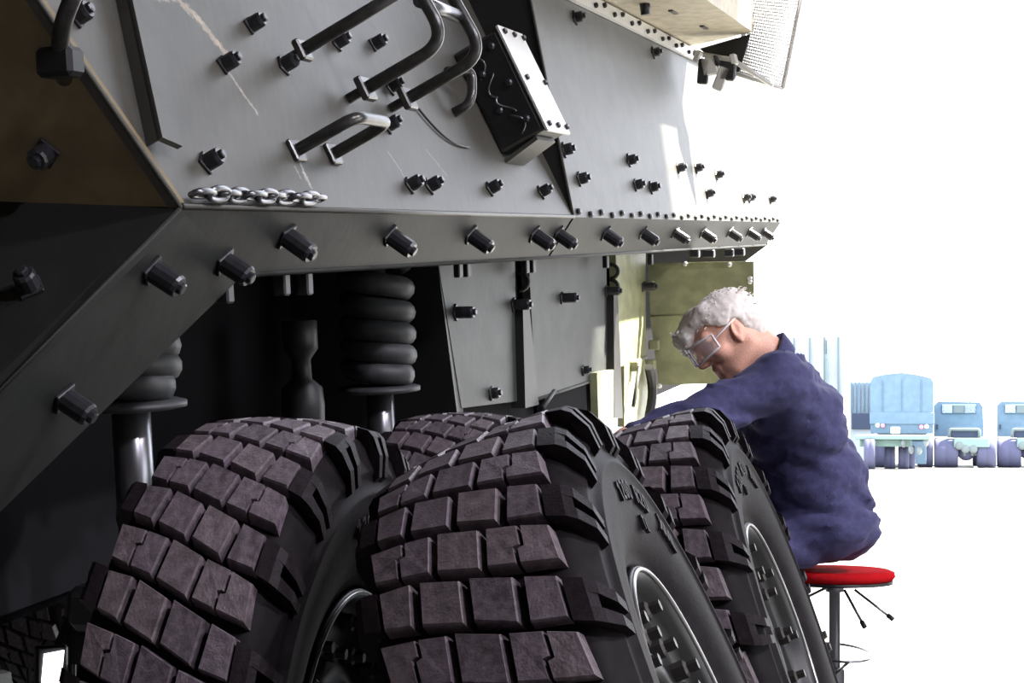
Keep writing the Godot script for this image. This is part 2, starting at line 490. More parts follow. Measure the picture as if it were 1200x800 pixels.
func vehicle():
	var u := Vector3(0.31, 0.1145, -1).normalized()
	var v := Vector3(-u.z, 0, u.x).normalized()
	var n := v.cross(u).normalized()
	var e0 := P(212, 243, 3.0)
	VT = Transform3D(Basis(v, n, -u), e0 - n * YB)
	V = thing("armored_vehicle", "grey-green armoured vehicle hull with studded sloping sides, raised with its wheels taken off", "vehicle", VT)
	var top := 1.05
	var zj := ez(672)                 # joint between the two side plates
	var ze := ez(915)                 # tail end
	var wf := Vector3(-sin(deg_to_rad(TF)), cos(deg_to_rad(TF)), 0)
	var wr := Vector3(-sin(deg_to_rad(TR)), cos(deg_to_rad(TR)), 0)
	var wc := Vector3(-sin(deg_to_rad(CH)), -cos(deg_to_rad(CH)), 0)
	# --- upper side
	var T0 := fp(45, 0) ; var Edge := T0 - E0
	var TT := E0 + Edge * (top * cos(deg_to_rad(TF)) / Edge.y)
	var front := MB.new()
	var poly := [E0, E0 + Vector3(0, 0, zj), E0 + Vector3(0, 0, zj) + wf * top, TT]
	front.slab(poly, -nf() * 0.02)
	var fpm: StandardMaterial3D = M.paint.duplicate()
	var zmax := maxf(TT.z, 0.0)
	var uv_of := func(p: Vector3) -> Vector2: return Vector2((zmax - p.z) / (zmax - zj), 1.0 - (p - E0).dot(wf) / top)
	var arr := front.done().surface_get_arrays(0)
	var uvs := PackedVector2Array()
	for p in arr[Mesh.ARRAY_VERTEX]: uvs.append(uv_of.call(p))
	arr[Mesh.ARRAY_TEX_UV] = uvs
	var fmesh := ArrayMesh.new()
	fmesh.add_surface_from_arrays(Mesh.PRIMITIVE_TRIANGLES, arr)
	var fs := put("front_side_plate", fmesh, fpm, V)
	tag(fs, "scuffed front side plate")
	var rear_poly := [E0 + Vector3(0, 0, zj), E0 + Vector3(0, 0, ze), E0 + Vector3(0, 0, ze) + wr * top, E0 + Vector3(0, 0, zj) + wr * top]
	vplate("rear_side_plate", rear_poly, -nr() * 0.02, M.paint)
	vplate("step_plate", [E0 + Vector3(0, 0, zj), E0 + Vector3(0, 0, zj) + wr * top, E0 + Vector3(-0.02, 0, zj) + wf * top], Vector3(0, 0, -0.02), M.paint_dark)
	# --- nose
	var S1 := vp(-70, 527, 2.72)
	var L1 := vp(-120, 232, 3.12)
	var nose_n := (T0 - E0).cross(L1 - E0)
	if nose_n.z < 0: nose_n = -nose_n
	var LT := L1 + (TT - E0)
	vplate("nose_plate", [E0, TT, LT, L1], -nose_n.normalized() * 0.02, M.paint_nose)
	var nose2 := (L1 - E0).cross(S1 - E0)
	if nose2.z < 0: nose2 = -nose2
	vplate("lower_nose_plate", [E0, L1, S1 + (L1 - E0) * 0.15, S1], -nose2.normalized() * 0.02, M.paint_dark)
	# --- chamfer strip, three lengths
	var cw := 0.155
	var G0 := cp(285, 322)
	var zc := ez(664)
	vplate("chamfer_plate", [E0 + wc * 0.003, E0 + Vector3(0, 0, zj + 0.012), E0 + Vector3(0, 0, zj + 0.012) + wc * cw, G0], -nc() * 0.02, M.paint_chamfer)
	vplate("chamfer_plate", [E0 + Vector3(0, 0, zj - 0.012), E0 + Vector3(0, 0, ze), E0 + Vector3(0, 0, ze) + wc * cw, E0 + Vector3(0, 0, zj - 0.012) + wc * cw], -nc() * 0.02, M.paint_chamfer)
	var G1 := vh(-70, 668, E0, (G0 - E0).cross(S1 - E0))
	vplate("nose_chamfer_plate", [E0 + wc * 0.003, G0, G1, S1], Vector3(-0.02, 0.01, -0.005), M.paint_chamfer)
	# welds and edges
	vtube("weld_bead", [E0 + Vector3(0.002, 0.002, 0), E0 + Vector3(0.002, 0.002, zj)], 0.006, M.paint)
	vtube("weld_bead", [E0, TT], 0.005, M.paint)
	vtube("weld_bead", [E0 + Vector3(0, 0, zj), E0 + Vector3(0, 0, zj) + wr * top], 0.005, M.paint)
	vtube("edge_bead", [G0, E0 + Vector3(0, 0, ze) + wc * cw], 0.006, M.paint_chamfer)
	vtube("edge_bead", [E0, S1], 0.004, M.paint_chamfer)
	# --- roof, underside, far side, tail
	var yt := 1.45 + top * cos(deg_to_rad(TF))
	var W := 2.4
	vplate("roof_plate", [Vector3(-0.25, yt - 0.01, 0.6), Vector3(-0.25, yt - 0.01, ze), Vector3(-W, yt - 0.01, ze), Vector3(-W, yt - 0.01, 0.6)], Vector3(0, 0.02, 0), M.paint)
	var gy := 1.45 - cw * cos(deg_to_rad(CH)); var gx := -cw * sin(deg_to_rad(CH))
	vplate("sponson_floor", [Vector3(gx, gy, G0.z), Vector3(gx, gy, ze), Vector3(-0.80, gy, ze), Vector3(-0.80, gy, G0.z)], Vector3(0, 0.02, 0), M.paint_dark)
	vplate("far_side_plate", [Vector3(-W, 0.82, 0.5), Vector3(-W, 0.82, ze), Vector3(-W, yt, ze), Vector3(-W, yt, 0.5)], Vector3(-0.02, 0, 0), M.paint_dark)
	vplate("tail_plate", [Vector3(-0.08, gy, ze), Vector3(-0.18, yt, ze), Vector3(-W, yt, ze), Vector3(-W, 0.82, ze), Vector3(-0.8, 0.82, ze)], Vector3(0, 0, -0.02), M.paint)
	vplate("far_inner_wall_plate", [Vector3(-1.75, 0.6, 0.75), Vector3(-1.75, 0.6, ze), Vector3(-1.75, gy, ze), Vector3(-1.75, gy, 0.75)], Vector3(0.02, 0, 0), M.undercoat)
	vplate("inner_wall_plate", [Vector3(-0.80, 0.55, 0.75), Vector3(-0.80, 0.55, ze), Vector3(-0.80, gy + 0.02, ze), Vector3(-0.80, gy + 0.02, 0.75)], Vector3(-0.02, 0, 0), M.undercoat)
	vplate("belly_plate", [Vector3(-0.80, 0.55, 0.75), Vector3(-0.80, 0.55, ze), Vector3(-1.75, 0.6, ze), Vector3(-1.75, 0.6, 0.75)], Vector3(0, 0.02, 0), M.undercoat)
	# --- studs on the front plate
	for q in [[299, 28], [268, 74], [400, 48], [444, 50], [247, 189], [486, 215], [509, 216], [580, 219], [640, 223], [338, 75], [463, 100], [460, 145]]:
		stud(fp(q[0] - 7, q[1] + 3), nf(), 0.017, 0.036)
	for q in [[676, 20], [768, 61], [663, 175], [739, 187], [681, 209], [747, 216], [765, 219], [797, 196], [818, 196], [842, 204], [831, 226], [874, 231], [880, 231], [905, 233]]:
		stud(rp(q[0] - 3, q[1] + 1), nr(), 0.019, 0.034)
	for q in [[54, 179], [36, 338]]:
		var nn := nose_n.normalized() if q[1] < 240 else nose2.normalized()
		stud(vh(q[0], q[1], E0, nn), nn, 0.02, 0.04)
	# --- studs on the chamfer
	for x in [352, 472, 565, 638, 665, 720, 763, 800, 832, 863, 885, 901]:
		var z := ez(x)
		var c := E0 + wc * cw * 0.40 + Vector3(0, 0, z)
		stud(c, nc(), 0.022, 0.068)
	var nsn := (G0 - E0).cross(S1 - E0).normalized()
	if nsn.x < 0: nsn = -nsn
	for q in [[178, 316], [262, 306], [74, 466]]:
		stud(vh(q[0], q[1], E0, nsn), nsn, 0.022, 0.062)
	# --- rivets along the foot of the rear plate
	var rb := MB.new()
	rb.lathe([Vector2(0.011, 0), Vector2(0.011, 0.008), Vector2(0.006, 0.013)], 6)
	var rm := rb.done()
	for k in 30:
		var z := lerpf(zj - 0.06, ze + 0.15, k / 29.0)
		put("rivet", rm, M.stud, V, along(nr(), E0 + wr * (0.018 if k % 2 == 0 else 0.010) + Vector3(0, 0, z)))
	# --- angle bar at the front edge
	var a0 := fp(127, -40); var a1 := fp(172, 172); var a2 := fp(196, 182); var a3 := fp(152, -40)
	vplate("angle_bar", [a0 + nf() * 0.035, a1 + nf() * 0.035, a2 + nf() * 0.035, a3 + nf() * 0.035], -nf() * 0.012, M.paint)
	vplate("angle_bar_web", [a0, a1, a1 + nf() * 0.03, a0 + nf() * 0.03], (a3 - a0).normalized() * 0.012, M.paint)
	# --- U handle
	var h1 := fp(345, 178); var h2 := fp(388, 182)
	vtube("grab_handle", smooth_path([h1, h1 + nf() * 0.155, h2 + nf() * 0.155, h2], 8, 0.04), 0.0135, M.bar)
	for q in [h1, h2]:
		var fb := MB.new(); fb.box(Vector3(0.05, 0.012, 0.05), along(nf(), q + nf() * 0.006), 0.003)
		put("handle_foot", fb.done(), M.bar, V)
	# --- stand-off step frame: two bars out and up, joined by a rung
	var up := wf
	var k1 := fp(408, 116); var k2 := fp(458, 127)
	for q in [k1, k2]:
		var fb := MB.new()
		fb.tube([q, q + nf() * 0.05], 0.012, 8)
		fb.box(Vector3(0.06, 0.02, 0.06), along(nf(), q + nf() * 0.05), 0.004)
		put("step_bracket", fb.done(), M.bar, V)
		var b0: Vector3 = q + nf() * 0.045
		vtube("step_bar", smooth_path([b0, b0 + nf() * 0.235, b0 + nf() * 0.20 + up * 0.55], 10, 0.07), 0.0155, M.bar)
	var r1 := k1 + nf() * 0.262 + up * 0.115; var r2 := k2 + nf() * 0.262 + up * 0.115
	vtube("step_rung", [r1, r2 + (r2 - r1) * 0.06], 0.0165, M.steel)
	var k3 := fp(333, 72)
	vtube("stand_off_bar", [k3 + nf() * 0.045, k3 + nf() * 0.34 ], 0.0145, M.bar)
	var fb3 := MB.new(); fb3.tube([k3, k3 + nf() * 0.05], 0.011, 8); fb3.box(Vector3(0.05, 0.018, 0.05), along(nf(), k3 + nf() * 0.05), 0.004)
	put("step_bracket", fb3.done(), M.bar, V)
	# bar at the frame's corner, over the nose edge
	var k4 := vp(70, 66, 2.86)
	vtube("stand_off_bar", smooth_path([k4 + Vector3(-0.03, -0.03, -0.06), k4, k4 + vp(72, 30, 2.8) - vp(70, 66, 2.86), vp(92, -20, 2.75)], 8, 0.05), 0.015, M.bar)
	stud(fp(88, 20), nf(), 0.018, 0.03)
	var hb := MB.new(); hb.box(Vector3(0.07, 0.05, 0.05), Transform3D(Basis.IDENTITY, k4 + Vector3(0, -0.01, 0)), 0.008)
	put("bar_clamp", hb.done(), M.black, V)
	# hooked pipe beside the box
	var j1 := fp(535, 135)
	vtube("bent_pipe", smooth_path([fp(532, 132), fp(532, 132) + nf() * 0.06, fp(522, 100) + nf() * 0.09, fp(505, 95) + nf() * 0.055], 8, 0.04), 0.014, M.bar)
	var cable := []
	for k in 13:
		var t := k / 12.0
		cable.append(fp(lerpf(480, 548, t), 118 + 55 * sin(t * PI * 0.5), 0.006))
	vtube("cable", cable, 0.0035, M.black)
	equipment_box(wf)
	top_rail(wr, ze)
	lower_side(gx, gy, ze)
	suspension()
	# scuffs: scraped-off paint on the front plate
	var strokes := []
	for k in [[[[203, -6], [232, 22], [256, 52], [268, 66]], 0.014, Color(0.60, 0.55, 0.47)], [[[205, -4], [190, -2], [166, -8]], 0.010, Color(0.55, 0.51, 0.45)],
			[[[269, 86], [284, 108], [301, 132]], 0.006, Color(0.62, 0.58, 0.53)], [[[156, 40], [172, 72], [193, 103]], 0.010, Color(0.52, 0.48, 0.41)],
			[[[350, 186], [357, 204], [364, 218]], 0.007, Color(0.62, 0.61, 0.58)], [[[346, 196], [352, 208]], 0.004, Color(0.56, 0.55, 0.52)],
			[[[455, 178], [470, 200], [476, 214]], 0.004, Color(0.48, 0.47, 0.45)], [[[500, 176], [524, 206]], 0.003, Color(0.5, 0.49, 0.47)], [[[420, 6], [426, 20], [440, 34]], 0.006, Color(0.16, 0.15, 0.15)],
			[[[402, 2], [432, 42], [455, 86]], 0.002, Color(0.15, 0.15, 0.14)]]:
		var pl := []
		for q in k[0]: pl.append(uv_of.call(fp(q[0], q[1])))
		strokes.append([pl, k[1], k[2]])
	fpm.albedo_texture = plate_texture(strokes, zmax - zj, top); fpm.albedo_color = Color.WHITE
	fpm.uv1_triplanar = false; fpm.uv1_world_triplanar = false; fpm.uv1_scale = Vector3.ONE
	fpm.normal_enabled = false
	chain(wf)
	jacks()

func equipment_box(wf: Vector3):
	var bl := fp(587, 180)
	var m := nf()
	var zz := Vector3(0, 0, -1)
	var bh := 0.155; var bu := 0.23; var bw := 0.33
	var E: MeshInstance3D
	var b := MB.new()
	var tr := Transform3D(Basis(zz, wf, zz.cross(wf)), bl + zz * bu * 0.5 + wf * bw * 0.5 + m * bh * 0.5)
	b.box(Vector3(bu, bw, bh), tr, 0.006)
	E = put("equipment_box", b.done(), M.paint, V)
	tag(E, "bolted metal box")
	var c := MB.new()
	c.box(Vector3(0.006, bw * 0.94, bh * 0.86), tr * Transform3D(Basis.IDENTITY, Vector3(-bu * 0.5 - 0.002, 0, 0)), 0.002)
	put("front_cover", c.done(), M.black, E)
	var l := MB.new()
	l.box(Vector3(bu + 0.016, bw + 0.016, 0.012), tr * Transform3D(Basis.IDENTITY, Vector3(0, 0, bh * 0.5 + 0.004)), 0.003)
	put("lid", l.done(), M.pale_metal, E)
	var side := 1.0 if (tr.basis * Vector3(0, 0, 1)).dot(m) > 0 else -1.0
	if side < 0: E.get_child(1).transform = Transform3D(Basis.IDENTITY, m * (bh + 0.008))
	var sb := MB.new(); sb.lathe([Vector2(0.009, 0), Vector2(0.009, 0.008), Vector2(0.005, 0.011)], 6)
	var smh := sb.done()
	for q in [[-0.42, -0.46], [0.0, -0.46], [0.42, -0.46], [0.42, 0.0], [0.42, 0.46], [-0.42, 0.0], [-0.42, 0.46], [0, 0.46]]:
		var p: Vector3 = tr.origin + zz * q[0] * bu + wf * q[1] * bw + m * (bh * 0.5 + 0.01)
		put("lid_bolt", smh, M.stud, E, along(m, p))
	# loose wiring on the front cover
	for k in 4:
		var pts := []
		for s in 9:
			var t := s / 8.0
			pts.append(tr.origin - zz * (bu * 0.5 + 0.012 + 0.006 * sin(t * 6.0)) + wf * bw * (0.36 - k * 0.2 - t * 0.2) + m * bh * (0.13 * sin(t * 4.0 + k * 1.9) - 0.12 + 0.07 * k))
		vtube("wire", pts, 0.003, M.steel, E)
	for k in 5:
		var kb := MB.new(); kb.lathe([Vector2(0.012, 0), Vector2(0.012, 0.014), Vector2(0.007, 0.018)], 8)
		put("connector", kb.done(), M.stud, E, along(-zz, tr.origin - zz * (bu * 0.5) + wf * bw * (0.38 - k * 0.18) + m * bh * (0.26 - 0.1 * (k % 2) * 4)))
	# foot bracket under the box
	vplate("box_bracket", [bl + m * 0.002 - wf * 0.02, bl + m * 0.002 - wf * 0.02 + zz * (bu - 0.04), bl + zz * (bu - 0.04) + m * 0.12 - wf * 0.004, bl + m * 0.12 - wf * 0.004], -wf * 0.012, M.paint, V)

func top_rail(wr: Vector3, ze: float):
	# a perforated rail along the rear plate, a shelf above it, and a wire basket at its end
	var y0 := rp(672, 4).y
	var za := ez(640) ; var q := rp(830, 72); var zb := q.z
	var foot := E0 + wr * ((y0 - 1.45) / wr.y)
	var rail := MB.new()
	var a := foot + Vector3(0.004, 0, zj_of() - 0.03); var b := Vector3(a.x, a.y, zb)
	rail.slab([a, b, b + wr * 0.055, a + wr * 0.055], nr() * 0.016)
	var R := put("top_rail", rail.done(), M.pale_metal, V)
	var hb := MB.new(); hb.lathe([Vector2(0.010, 0), Vector2(0.010, 0.010), Vector2(0.006, 0.014)], 6)
	var hm := hb.done()
	for k in 22:
		var z := lerpf(a.z - 0.06, zb + 0.05, k / 21.0)
		put("rail_bolt", hm, M.stud, R, along(nr(), Vector3(a.x, a.y, z) + nr() * 0.016 + wr * (0.018 if k % 2 else 0.036)))
	# shelf: level sheet standing out from the rail
	var ys := y0 + 0.065
	var yp := Vector3(0, ys, 0)
	var s0 := vh(822, 54, yp, Vector3.UP); var s1 := vh(880, 38, yp, Vector3.UP)
	var x0 := foot.x - 0.03
	var zn := a.z
	var S := vplate("stowage_shelf", [Vector3(x0, ys, zn), Vector3(s1.x, ys, zn), Vector3(s1.x, ys, s1.z), Vector3(x0, ys, s0.z)], Vector3(0, 0.02, 0), M.beige)
	vplate("shelf_edge", [Vector3(s1.x, ys, zn), Vector3(s1.x, ys, s1.z), Vector3(s1.x, ys + 0.14, s1.z), Vector3(s1.x, ys + 0.14, zn)], Vector3(0.012, 0, 0), M.beige, S)
	for k in 2:
		var sl := MB.new(); sl.box(Vector3(0.02, 0.006, 0.11), Transform3D(Basis.IDENTITY, Vector3(lerpf(x0, s1.x, 0.55 + 0.05 * k), ys - 0.004, lerpf(zn, s1.z, 0.62 + 0.24 * k))), 0.002)
		put("shelf_slot", sl.done(), M.black, S)
	# bracket below the shelf end
	var pz := s1.z - 0.02
	var n := Vector3(0, 0, 1); var pw := Vector3(0, 0, pz)
	vplate("shelf_bracket", [vh(820, 57, pw, n), vh(879, 40, pw, n), vh(866, 84, pw, n), vh(852, 84, pw, n)], Vector3(0, 0, -0.02), M.paint_dark)
	for k in 7:
		var ib := MB.new()
		ib.box(Vector3(0.03 + 0.02 * (k % 3), 0.05 + 0.03 * ((k * 2) % 3), 0.05), Transform3D(Basis(Vector3(0, 0, 1), 0.3 * (k % 4) - 0.4), vh(818 + 7 * k, [66, 84, 78, 72, 92, 84, 70][k], Vector3(0, 0, pz + 0.05), n)), 0.006)
		put("clamp", ib.done(), [M.pale_metal, M.stud, M.pale_metal, M.black][k % 4], V)
	vtube("shelf_stay", [vh(812, 62, pw, n), vh(858, 70, pw, n), vh(906, 100, pw, n)], 0.012, M.pale_metal)
	vtube("hanging_strap", [vh(754, -4, Vector3(0, 0, lerpf(zn, s1.z, 0.5)), n), vh(756, 8, Vector3(0, 0, lerpf(zn, s1.z, 0.5)), n), vh(757, 17, Vector3(0, 0, lerpf(zn, s1.z, 0.5)), n)], 0.02, M.stud)
	# wire basket: frame and woven wires
	var pb := Vector3(0, 0, pz - 0.06)
	var c := [vh(884, -30, pb, n), vh(945, -30, pb, n), vh(918, 104, pb, n), vh(862, 86, pb, n)]
	var fr := MB.new(true)
	for i in 4: fr.tube([c[i], c[(i + 1) % 4]], 0.009, 8)
	var B := put("wire_basket", fr.done(), M.pale_metal, V)
	var wires := MB.new(true)
	for k in range(1, 22):
		var t := k / 22.0
		wires.tube([c[0].lerp(c[1], t), c[3].lerp(c[2], t)], 0.0035, 5)
	for k in range(1, 34):
		var t := k / 34.0
		wires.tube([c[0].lerp(c[3], t) + Vector3(0, 0, 0.005), c[1].lerp(c[2], t) + Vector3(0, 0, 0.005)], 0.0035, 5)
	tag(put("mesh", wires.done(), M.pale_metal, B), "", "", "", "stuff")

func zj_of() -> float: return ez(672)

func lower_side(gx: float, gy: float, ze: float):
	var x := PX
	# panels of the lower side, each a sheet standing in front of dark posts
	var top := gy + 0.0
	var segs := [[[514, 322], [604, 322], [606, 470], [541, 478]], [[620, 318], [711, 312], [712, 440], [628, 468]], [[722, 312], [757, 308], [757, 418], [724, 430]]]
	for s in segs:
		var q := []
		for c in s: q.append(pp(c[0], c[1]))
		q[0].y = top; q[1].y = top
		vplate("side_panel", q, Vector3(-0.03, 0, 0), [M.paint_low, M.paint_low, M.olive][segs.find(s)])
	# the front face of that box, turned to the nose
	var f0 := pp(514, 322); var f1 := pp(541, 478)
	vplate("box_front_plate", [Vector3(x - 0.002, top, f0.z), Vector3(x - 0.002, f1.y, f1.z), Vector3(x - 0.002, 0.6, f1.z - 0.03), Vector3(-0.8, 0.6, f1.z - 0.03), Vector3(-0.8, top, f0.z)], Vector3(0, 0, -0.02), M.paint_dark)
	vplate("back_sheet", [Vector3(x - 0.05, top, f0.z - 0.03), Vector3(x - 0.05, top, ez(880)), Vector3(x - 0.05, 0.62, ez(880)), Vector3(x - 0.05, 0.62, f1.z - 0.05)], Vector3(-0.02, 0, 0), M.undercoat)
	# posts between the panels: tapered gussets
	for g in [[[603, 362], [611, 362], [622, 474], [606, 478]], [[711, 345], [716, 345], [722, 490], [712, 490]]]:
		var q := []
		for c in g: q.append(pp(c[0], c[1], 0.03))
		vplate("gusset", q, Vector3(-0.05, 0, 0), M.paint_dark)
	for g in [[608, 330], [715, 318], [715, 336]]:
		var hb := MB.new(true)
		var c := pp(g[0], g[1], 0.0)
		var ring := []
		for k in 9:
			var t := PI * k / 8.0 - PI * 0.5
			ring.append(c + Vector3(0.035 * cos(t), 0.03 * sin(t), 0))
		hb.tube(ring, 0.008, 6)
		put("lifting_eye", hb.done(), M.paint_low, V)
	# studs that stand straight out
	for q in [[533, 366], [601, 357], [658, 349], [710, 341], [753, 336]]:
		stud(pp(q[0], q[1]), Vector3(1, 0, 0), 0.019, 0.062)
	stud(pp(575, 461), Vector3(1, 0.1, 0), 0.019, 0.03)
	stud(pp(683, 434), Vector3(1, 0.1, 0), 0.017, 0.03)
	# little clips under the chamfer
	for px in [515, 525, 596, 604, 693, 747]:
		var kb := MB.new()
		kb.box(Vector3(0.02, 0.05, 0.035), Transform3D(Basis.IDENTITY, pp(px, 316 - (px - 515) * 0.05, 0.06)), 0.003)
		put("clip", kb.done(), M.black, V)
	# lower flange below the panels
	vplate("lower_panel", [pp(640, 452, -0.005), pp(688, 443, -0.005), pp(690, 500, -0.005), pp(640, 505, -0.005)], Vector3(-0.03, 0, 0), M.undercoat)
	vplate("lower_panel", [pp(691, 437, 0.03), pp(711, 433, 0.03), pp(711, 492, 0.03), pp(693, 496, 0.03)], Vector3(-0.03, 0, 0), M.olive)
	vplate("lower_panel", [pp(729, 428, 0.01), pp(752, 420, 0.01), pp(770, 470, 0.01), pp(770, 500, 0.01), pp(729, 500, 0.01)], Vector3(-0.03, 0, 0), M.olive)
	vtube("panel_strut", [pp(620, 478, 0.05), pp(634, 458, 0.05)], 0.008, M.paint_low)
	vtube("panel_strut", [pp(729, 476, 0.05), pp(736, 430, 0.05)], 0.008, M.paint_low)
	vtube("panel_edge", [pp(628, 468, 0.0), pp(712, 440, 0.0)], 0.006, M.paint_low)
	vtube("panel_edge", [pp(724, 430, 0.0), pp(757, 418, 0.0)], 0.006, M.olive)
	# brackets beside the mud flap
	for g in [[756, 335, 0.05], [762, 404, 0.045], [757, 427, 0.05], [737, 429, 0.035]]:
		var kb := MB.new()
		kb.box(Vector3(0.05, 0.045, g[2]), Transform3D(Basis.IDENTITY, pp(g[0], g[1], 0.02)), 0.005)
		put("bracket", kb.done(), M.olive, V)
	var cl := MB.new()
	var arc := []
	for k in 9: arc.append(pp(748 + 4 * sin(PI * k / 8.0), 430 + 58 * k / 8.0, 0.05))
	cl.tube(arc, 0.022, 8)
	put("curved_guard", cl.done(), M.paint_dark, V)
	# --- mud flap: square to the side, facing the nose
	var zf := pp(762, 380, 0.0).z
	var n := Vector3(0, 0, 1); var pz := Vector3(0, 0, zf)
	var c := [vh(760, 308, pz, n), vh(883, 306, pz, n), vh(884, 368, pz, n), vh(884, 448, pz, n), vh(772, 451, pz, n), vh(762, 370, pz, n)]
	var FL := vplate("mud_flap", [c[0], c[1], c[2], c[5]], Vector3(0, 0, -0.015), M.olive)
	tag(FL, "olive plate across the wheel well")
	vplate("lower_flap", [c[5] + Vector3(0, -0.004, 0.004), c[2] + Vector3(0, -0.004, 0.004), c[3], c[4]], Vector3(0, 0, -0.015), M.olive, FL)
	vtube("flap_seam", [c[5] + Vector3(0, 0, 0.004), c[2] + Vector3(0, 0, 0.004)], 0.004, M.olive, FL)
	var rb := MB.new(); rb.lathe([Vector2(0.012, 0), Vector2(0.012, 0.006), Vector2(0.006, 0.01)], 8)
	var rm := rb.done()
	for q in [[803, 309], [855, 310], [879, 330], [879, 326], [766, 445], [773, 452]]:
		put("flap_bolt", rm, M.pale_metal, FL, along(n, vh(q[0], q[1], pz, n)))
	# hinge blocks over the flap
	for q in [[816, 297, 9], [832, 297, 12], [856, 296, 9], [868, 295, 10]]:
		var kb := MB.new()
		kb.box(Vector3(q[2] * 0.0045, 0.035, 0.04), Transform3D(Basis.IDENTITY, vh(q[0], q[1], pz, n) + Vector3(0, 0.0, 0.03)), 0.004)
		put("hinge_block", kb.done(), M.stud, V)

func suspension():
	for s in [[440, 330, 452, 6.0, -0.45], [146, 350, 469, 5.0, -0.45]]:
		var top := vh(s[0], s[1], Vector3(s[4], 0, 0), Vector3(1, 0, 0))
		var bot := vh(s[0], s[2], Vector3(s[4], 0, 0), Vector3(1, 0, 0))
		bot.z = top.z; top.y = 1.34
		var S := Node3D.new()
		S.name = "strut" if s[0] == 440 else "strut_001"
		V.add_child(S, true)
		var R := 0.083
		var b := MB.new(true)
		var pts := []; var rr := []
		var turns := 5
		for k in turns * 20 + 1:
			var t := float(k) / (turns * 20)
			var a := TAU * turns * t
			var yy := lerpf(bot.y + 0.03, top.y, 1.0 - pow(1.0 - t, 0.85))
			pts.append(Vector3(bot.x + R * cos(a), yy, bot.z + R * sin(a)))
			rr.append(0.034)
		b.tube(pts, rr, 12)
		put("coil", b.done(), M.spring, S)
		var f := MB.new(true)
		f.lathe([Vector2(0.10, -0.012), Vector2(0.122, -0.008), Vector2(0.122, 0.004), Vector2(0.10, 0.010)], 28, Transform3D(Basis.IDENTITY, Vector3(bot.x, bot.y - 0.01, bot.z)))
		put("spring_seat", f.done(), M.spring, S)
		var r := MB.new(true)
		r.lathe([Vector2(0.042, 0), Vector2(0.042, 1.0)], 24, Transform3D(Basis.from_scale(Vector3(1, 0.42, 1)), Vector3(bot.x, bot.y - 0.42, bot.z)))
		put("rod", r.done(), M.steel, S)
		var k2 := MB.new(true)
		k2.lathe([Vector2(0.03, bot.y), Vector2(0.03, 1.36)], 16, Transform3D(Basis.IDENTITY, Vector3(bot.x, 0, bot.z)))
		put("core", k2.done(), M.spring, S)
		var kb := MB.new()
		kb.box(Vector3(0.24, 0.10, 0.12), Transform3D(Basis.IDENTITY, Vector3(bot.x - 0.04, bot.y - 0.46, bot.z)), 0.02)
		put("control_arm", kb.done(), M.black, S)
	var c := vh(355, 475, Vector3(-0.55, 0, 0), Vector3(1, 0, 0))
	var kb := MB.new(true)
	kb.lathe([Vector2(0.055, -0.25), Vector2(0.062, 0.0), Vector2(0.058, 0.05), Vector2(0.03, 0.075), Vector2(0.028, 0.13), Vector2(0.05, 0.16), Vector2(0.05, 0.24)], 20, Transform3D(Basis.IDENTITY, c))
	put("steering_damper", kb.done(), M.black, V)
	for px in [263, 330, 357]:
		var q := MB.new()
		q.box(Vector3(0.03, 0.06, 0.03), Transform3D(Basis.IDENTITY, vh(px, 338 if px == 263 else 330, Vector3(-0.12, 0, 0), Vector3(1, 0, 0))), 0.004)
		put("clip", q.done(), M.black, V)

func chain(wf: Vector3):
	var C := thing("chain", "short worn steel chain lying along the hull ledge above the chamfer", "chain", Transform3D(VT.basis, VT * (E0 + nf() * 0.016 + Vector3(0, 0, ez(222)))))
	var xs := [222.0, 372.0]
	var z0 := ez(xs[0]); var z1 := ez(xs[1])
	var n := 11
	var L := (z0 - z1) / n
	for k in n:
		var b := MB.new(true)
		var c := Vector3(0, 0.018, -(k + 0.5) * L) + Vector3(0.006 * sin(k * 1.7), 0.0, 0)
		var tilt := 0.35 if k % 2 == 0 else 1.1
		var a := Vector3(0, 0, L * 0.64); var w := (Vector3(1, 0, 0).rotated(Vector3(0, 0, 1), tilt)) * 0.0115
		var ring := []
		for s in 20:
			var t := TAU * s / 20
			ring.append(c + a * clampf(cos(t) * 1.25, -1, 1) + w * sin(t))
		b.tube(ring, 0.0062, 8, false, true)
		put("link", b.done(), M.steel, C)

func jacks():
	# stands that carry the raised hull, behind the wheels
	for q in [[-1.05, -2.2], [-1.05, -4.6], [-1.6, -2.2], [-1.6, -4.6]]:
		var w: Vector3 = VT * Vector3(q[0], 0.56 if q[0] > -1.5 else 0.59, q[1])
		var J := thing("jack_stand", "black axle stand under the hull belly, " + ("nose end" if q[1] > -3 else "tail end") + (" on the worker's side" if q[0] > -1.5 else " on the far side"), "jack stand", Transform3D(Basis.IDENTITY, Vector3(w.x, 0, w.z)), "axle stands under the hull")
		var b := MB.new(true); b.lathe([Vector2(0.05, 0.05), Vector2(0.045, w.y - 0.06)], 14)
		put("post", b.done(), M.black, J)
		var h := MB.new(); h.box(Vector3(0.16, 0.03, 0.16), Transform3D(Basis.IDENTITY, Vector3(0, w.y - 0.05, 0)), 0.004)
		put("saddle", h.done(), M.black, J)
		for k in 4:
			var a := PI * 0.25 + k * PI * 0.5
			var l := MB.new(); l.tube([Vector3(0, w.y * 0.6, 0), Vector3(cos(a) * 0.24, 0.015, sin(a) * 0.24)], 0.018, 8)
			put("leg", l.done(), M.black, J)

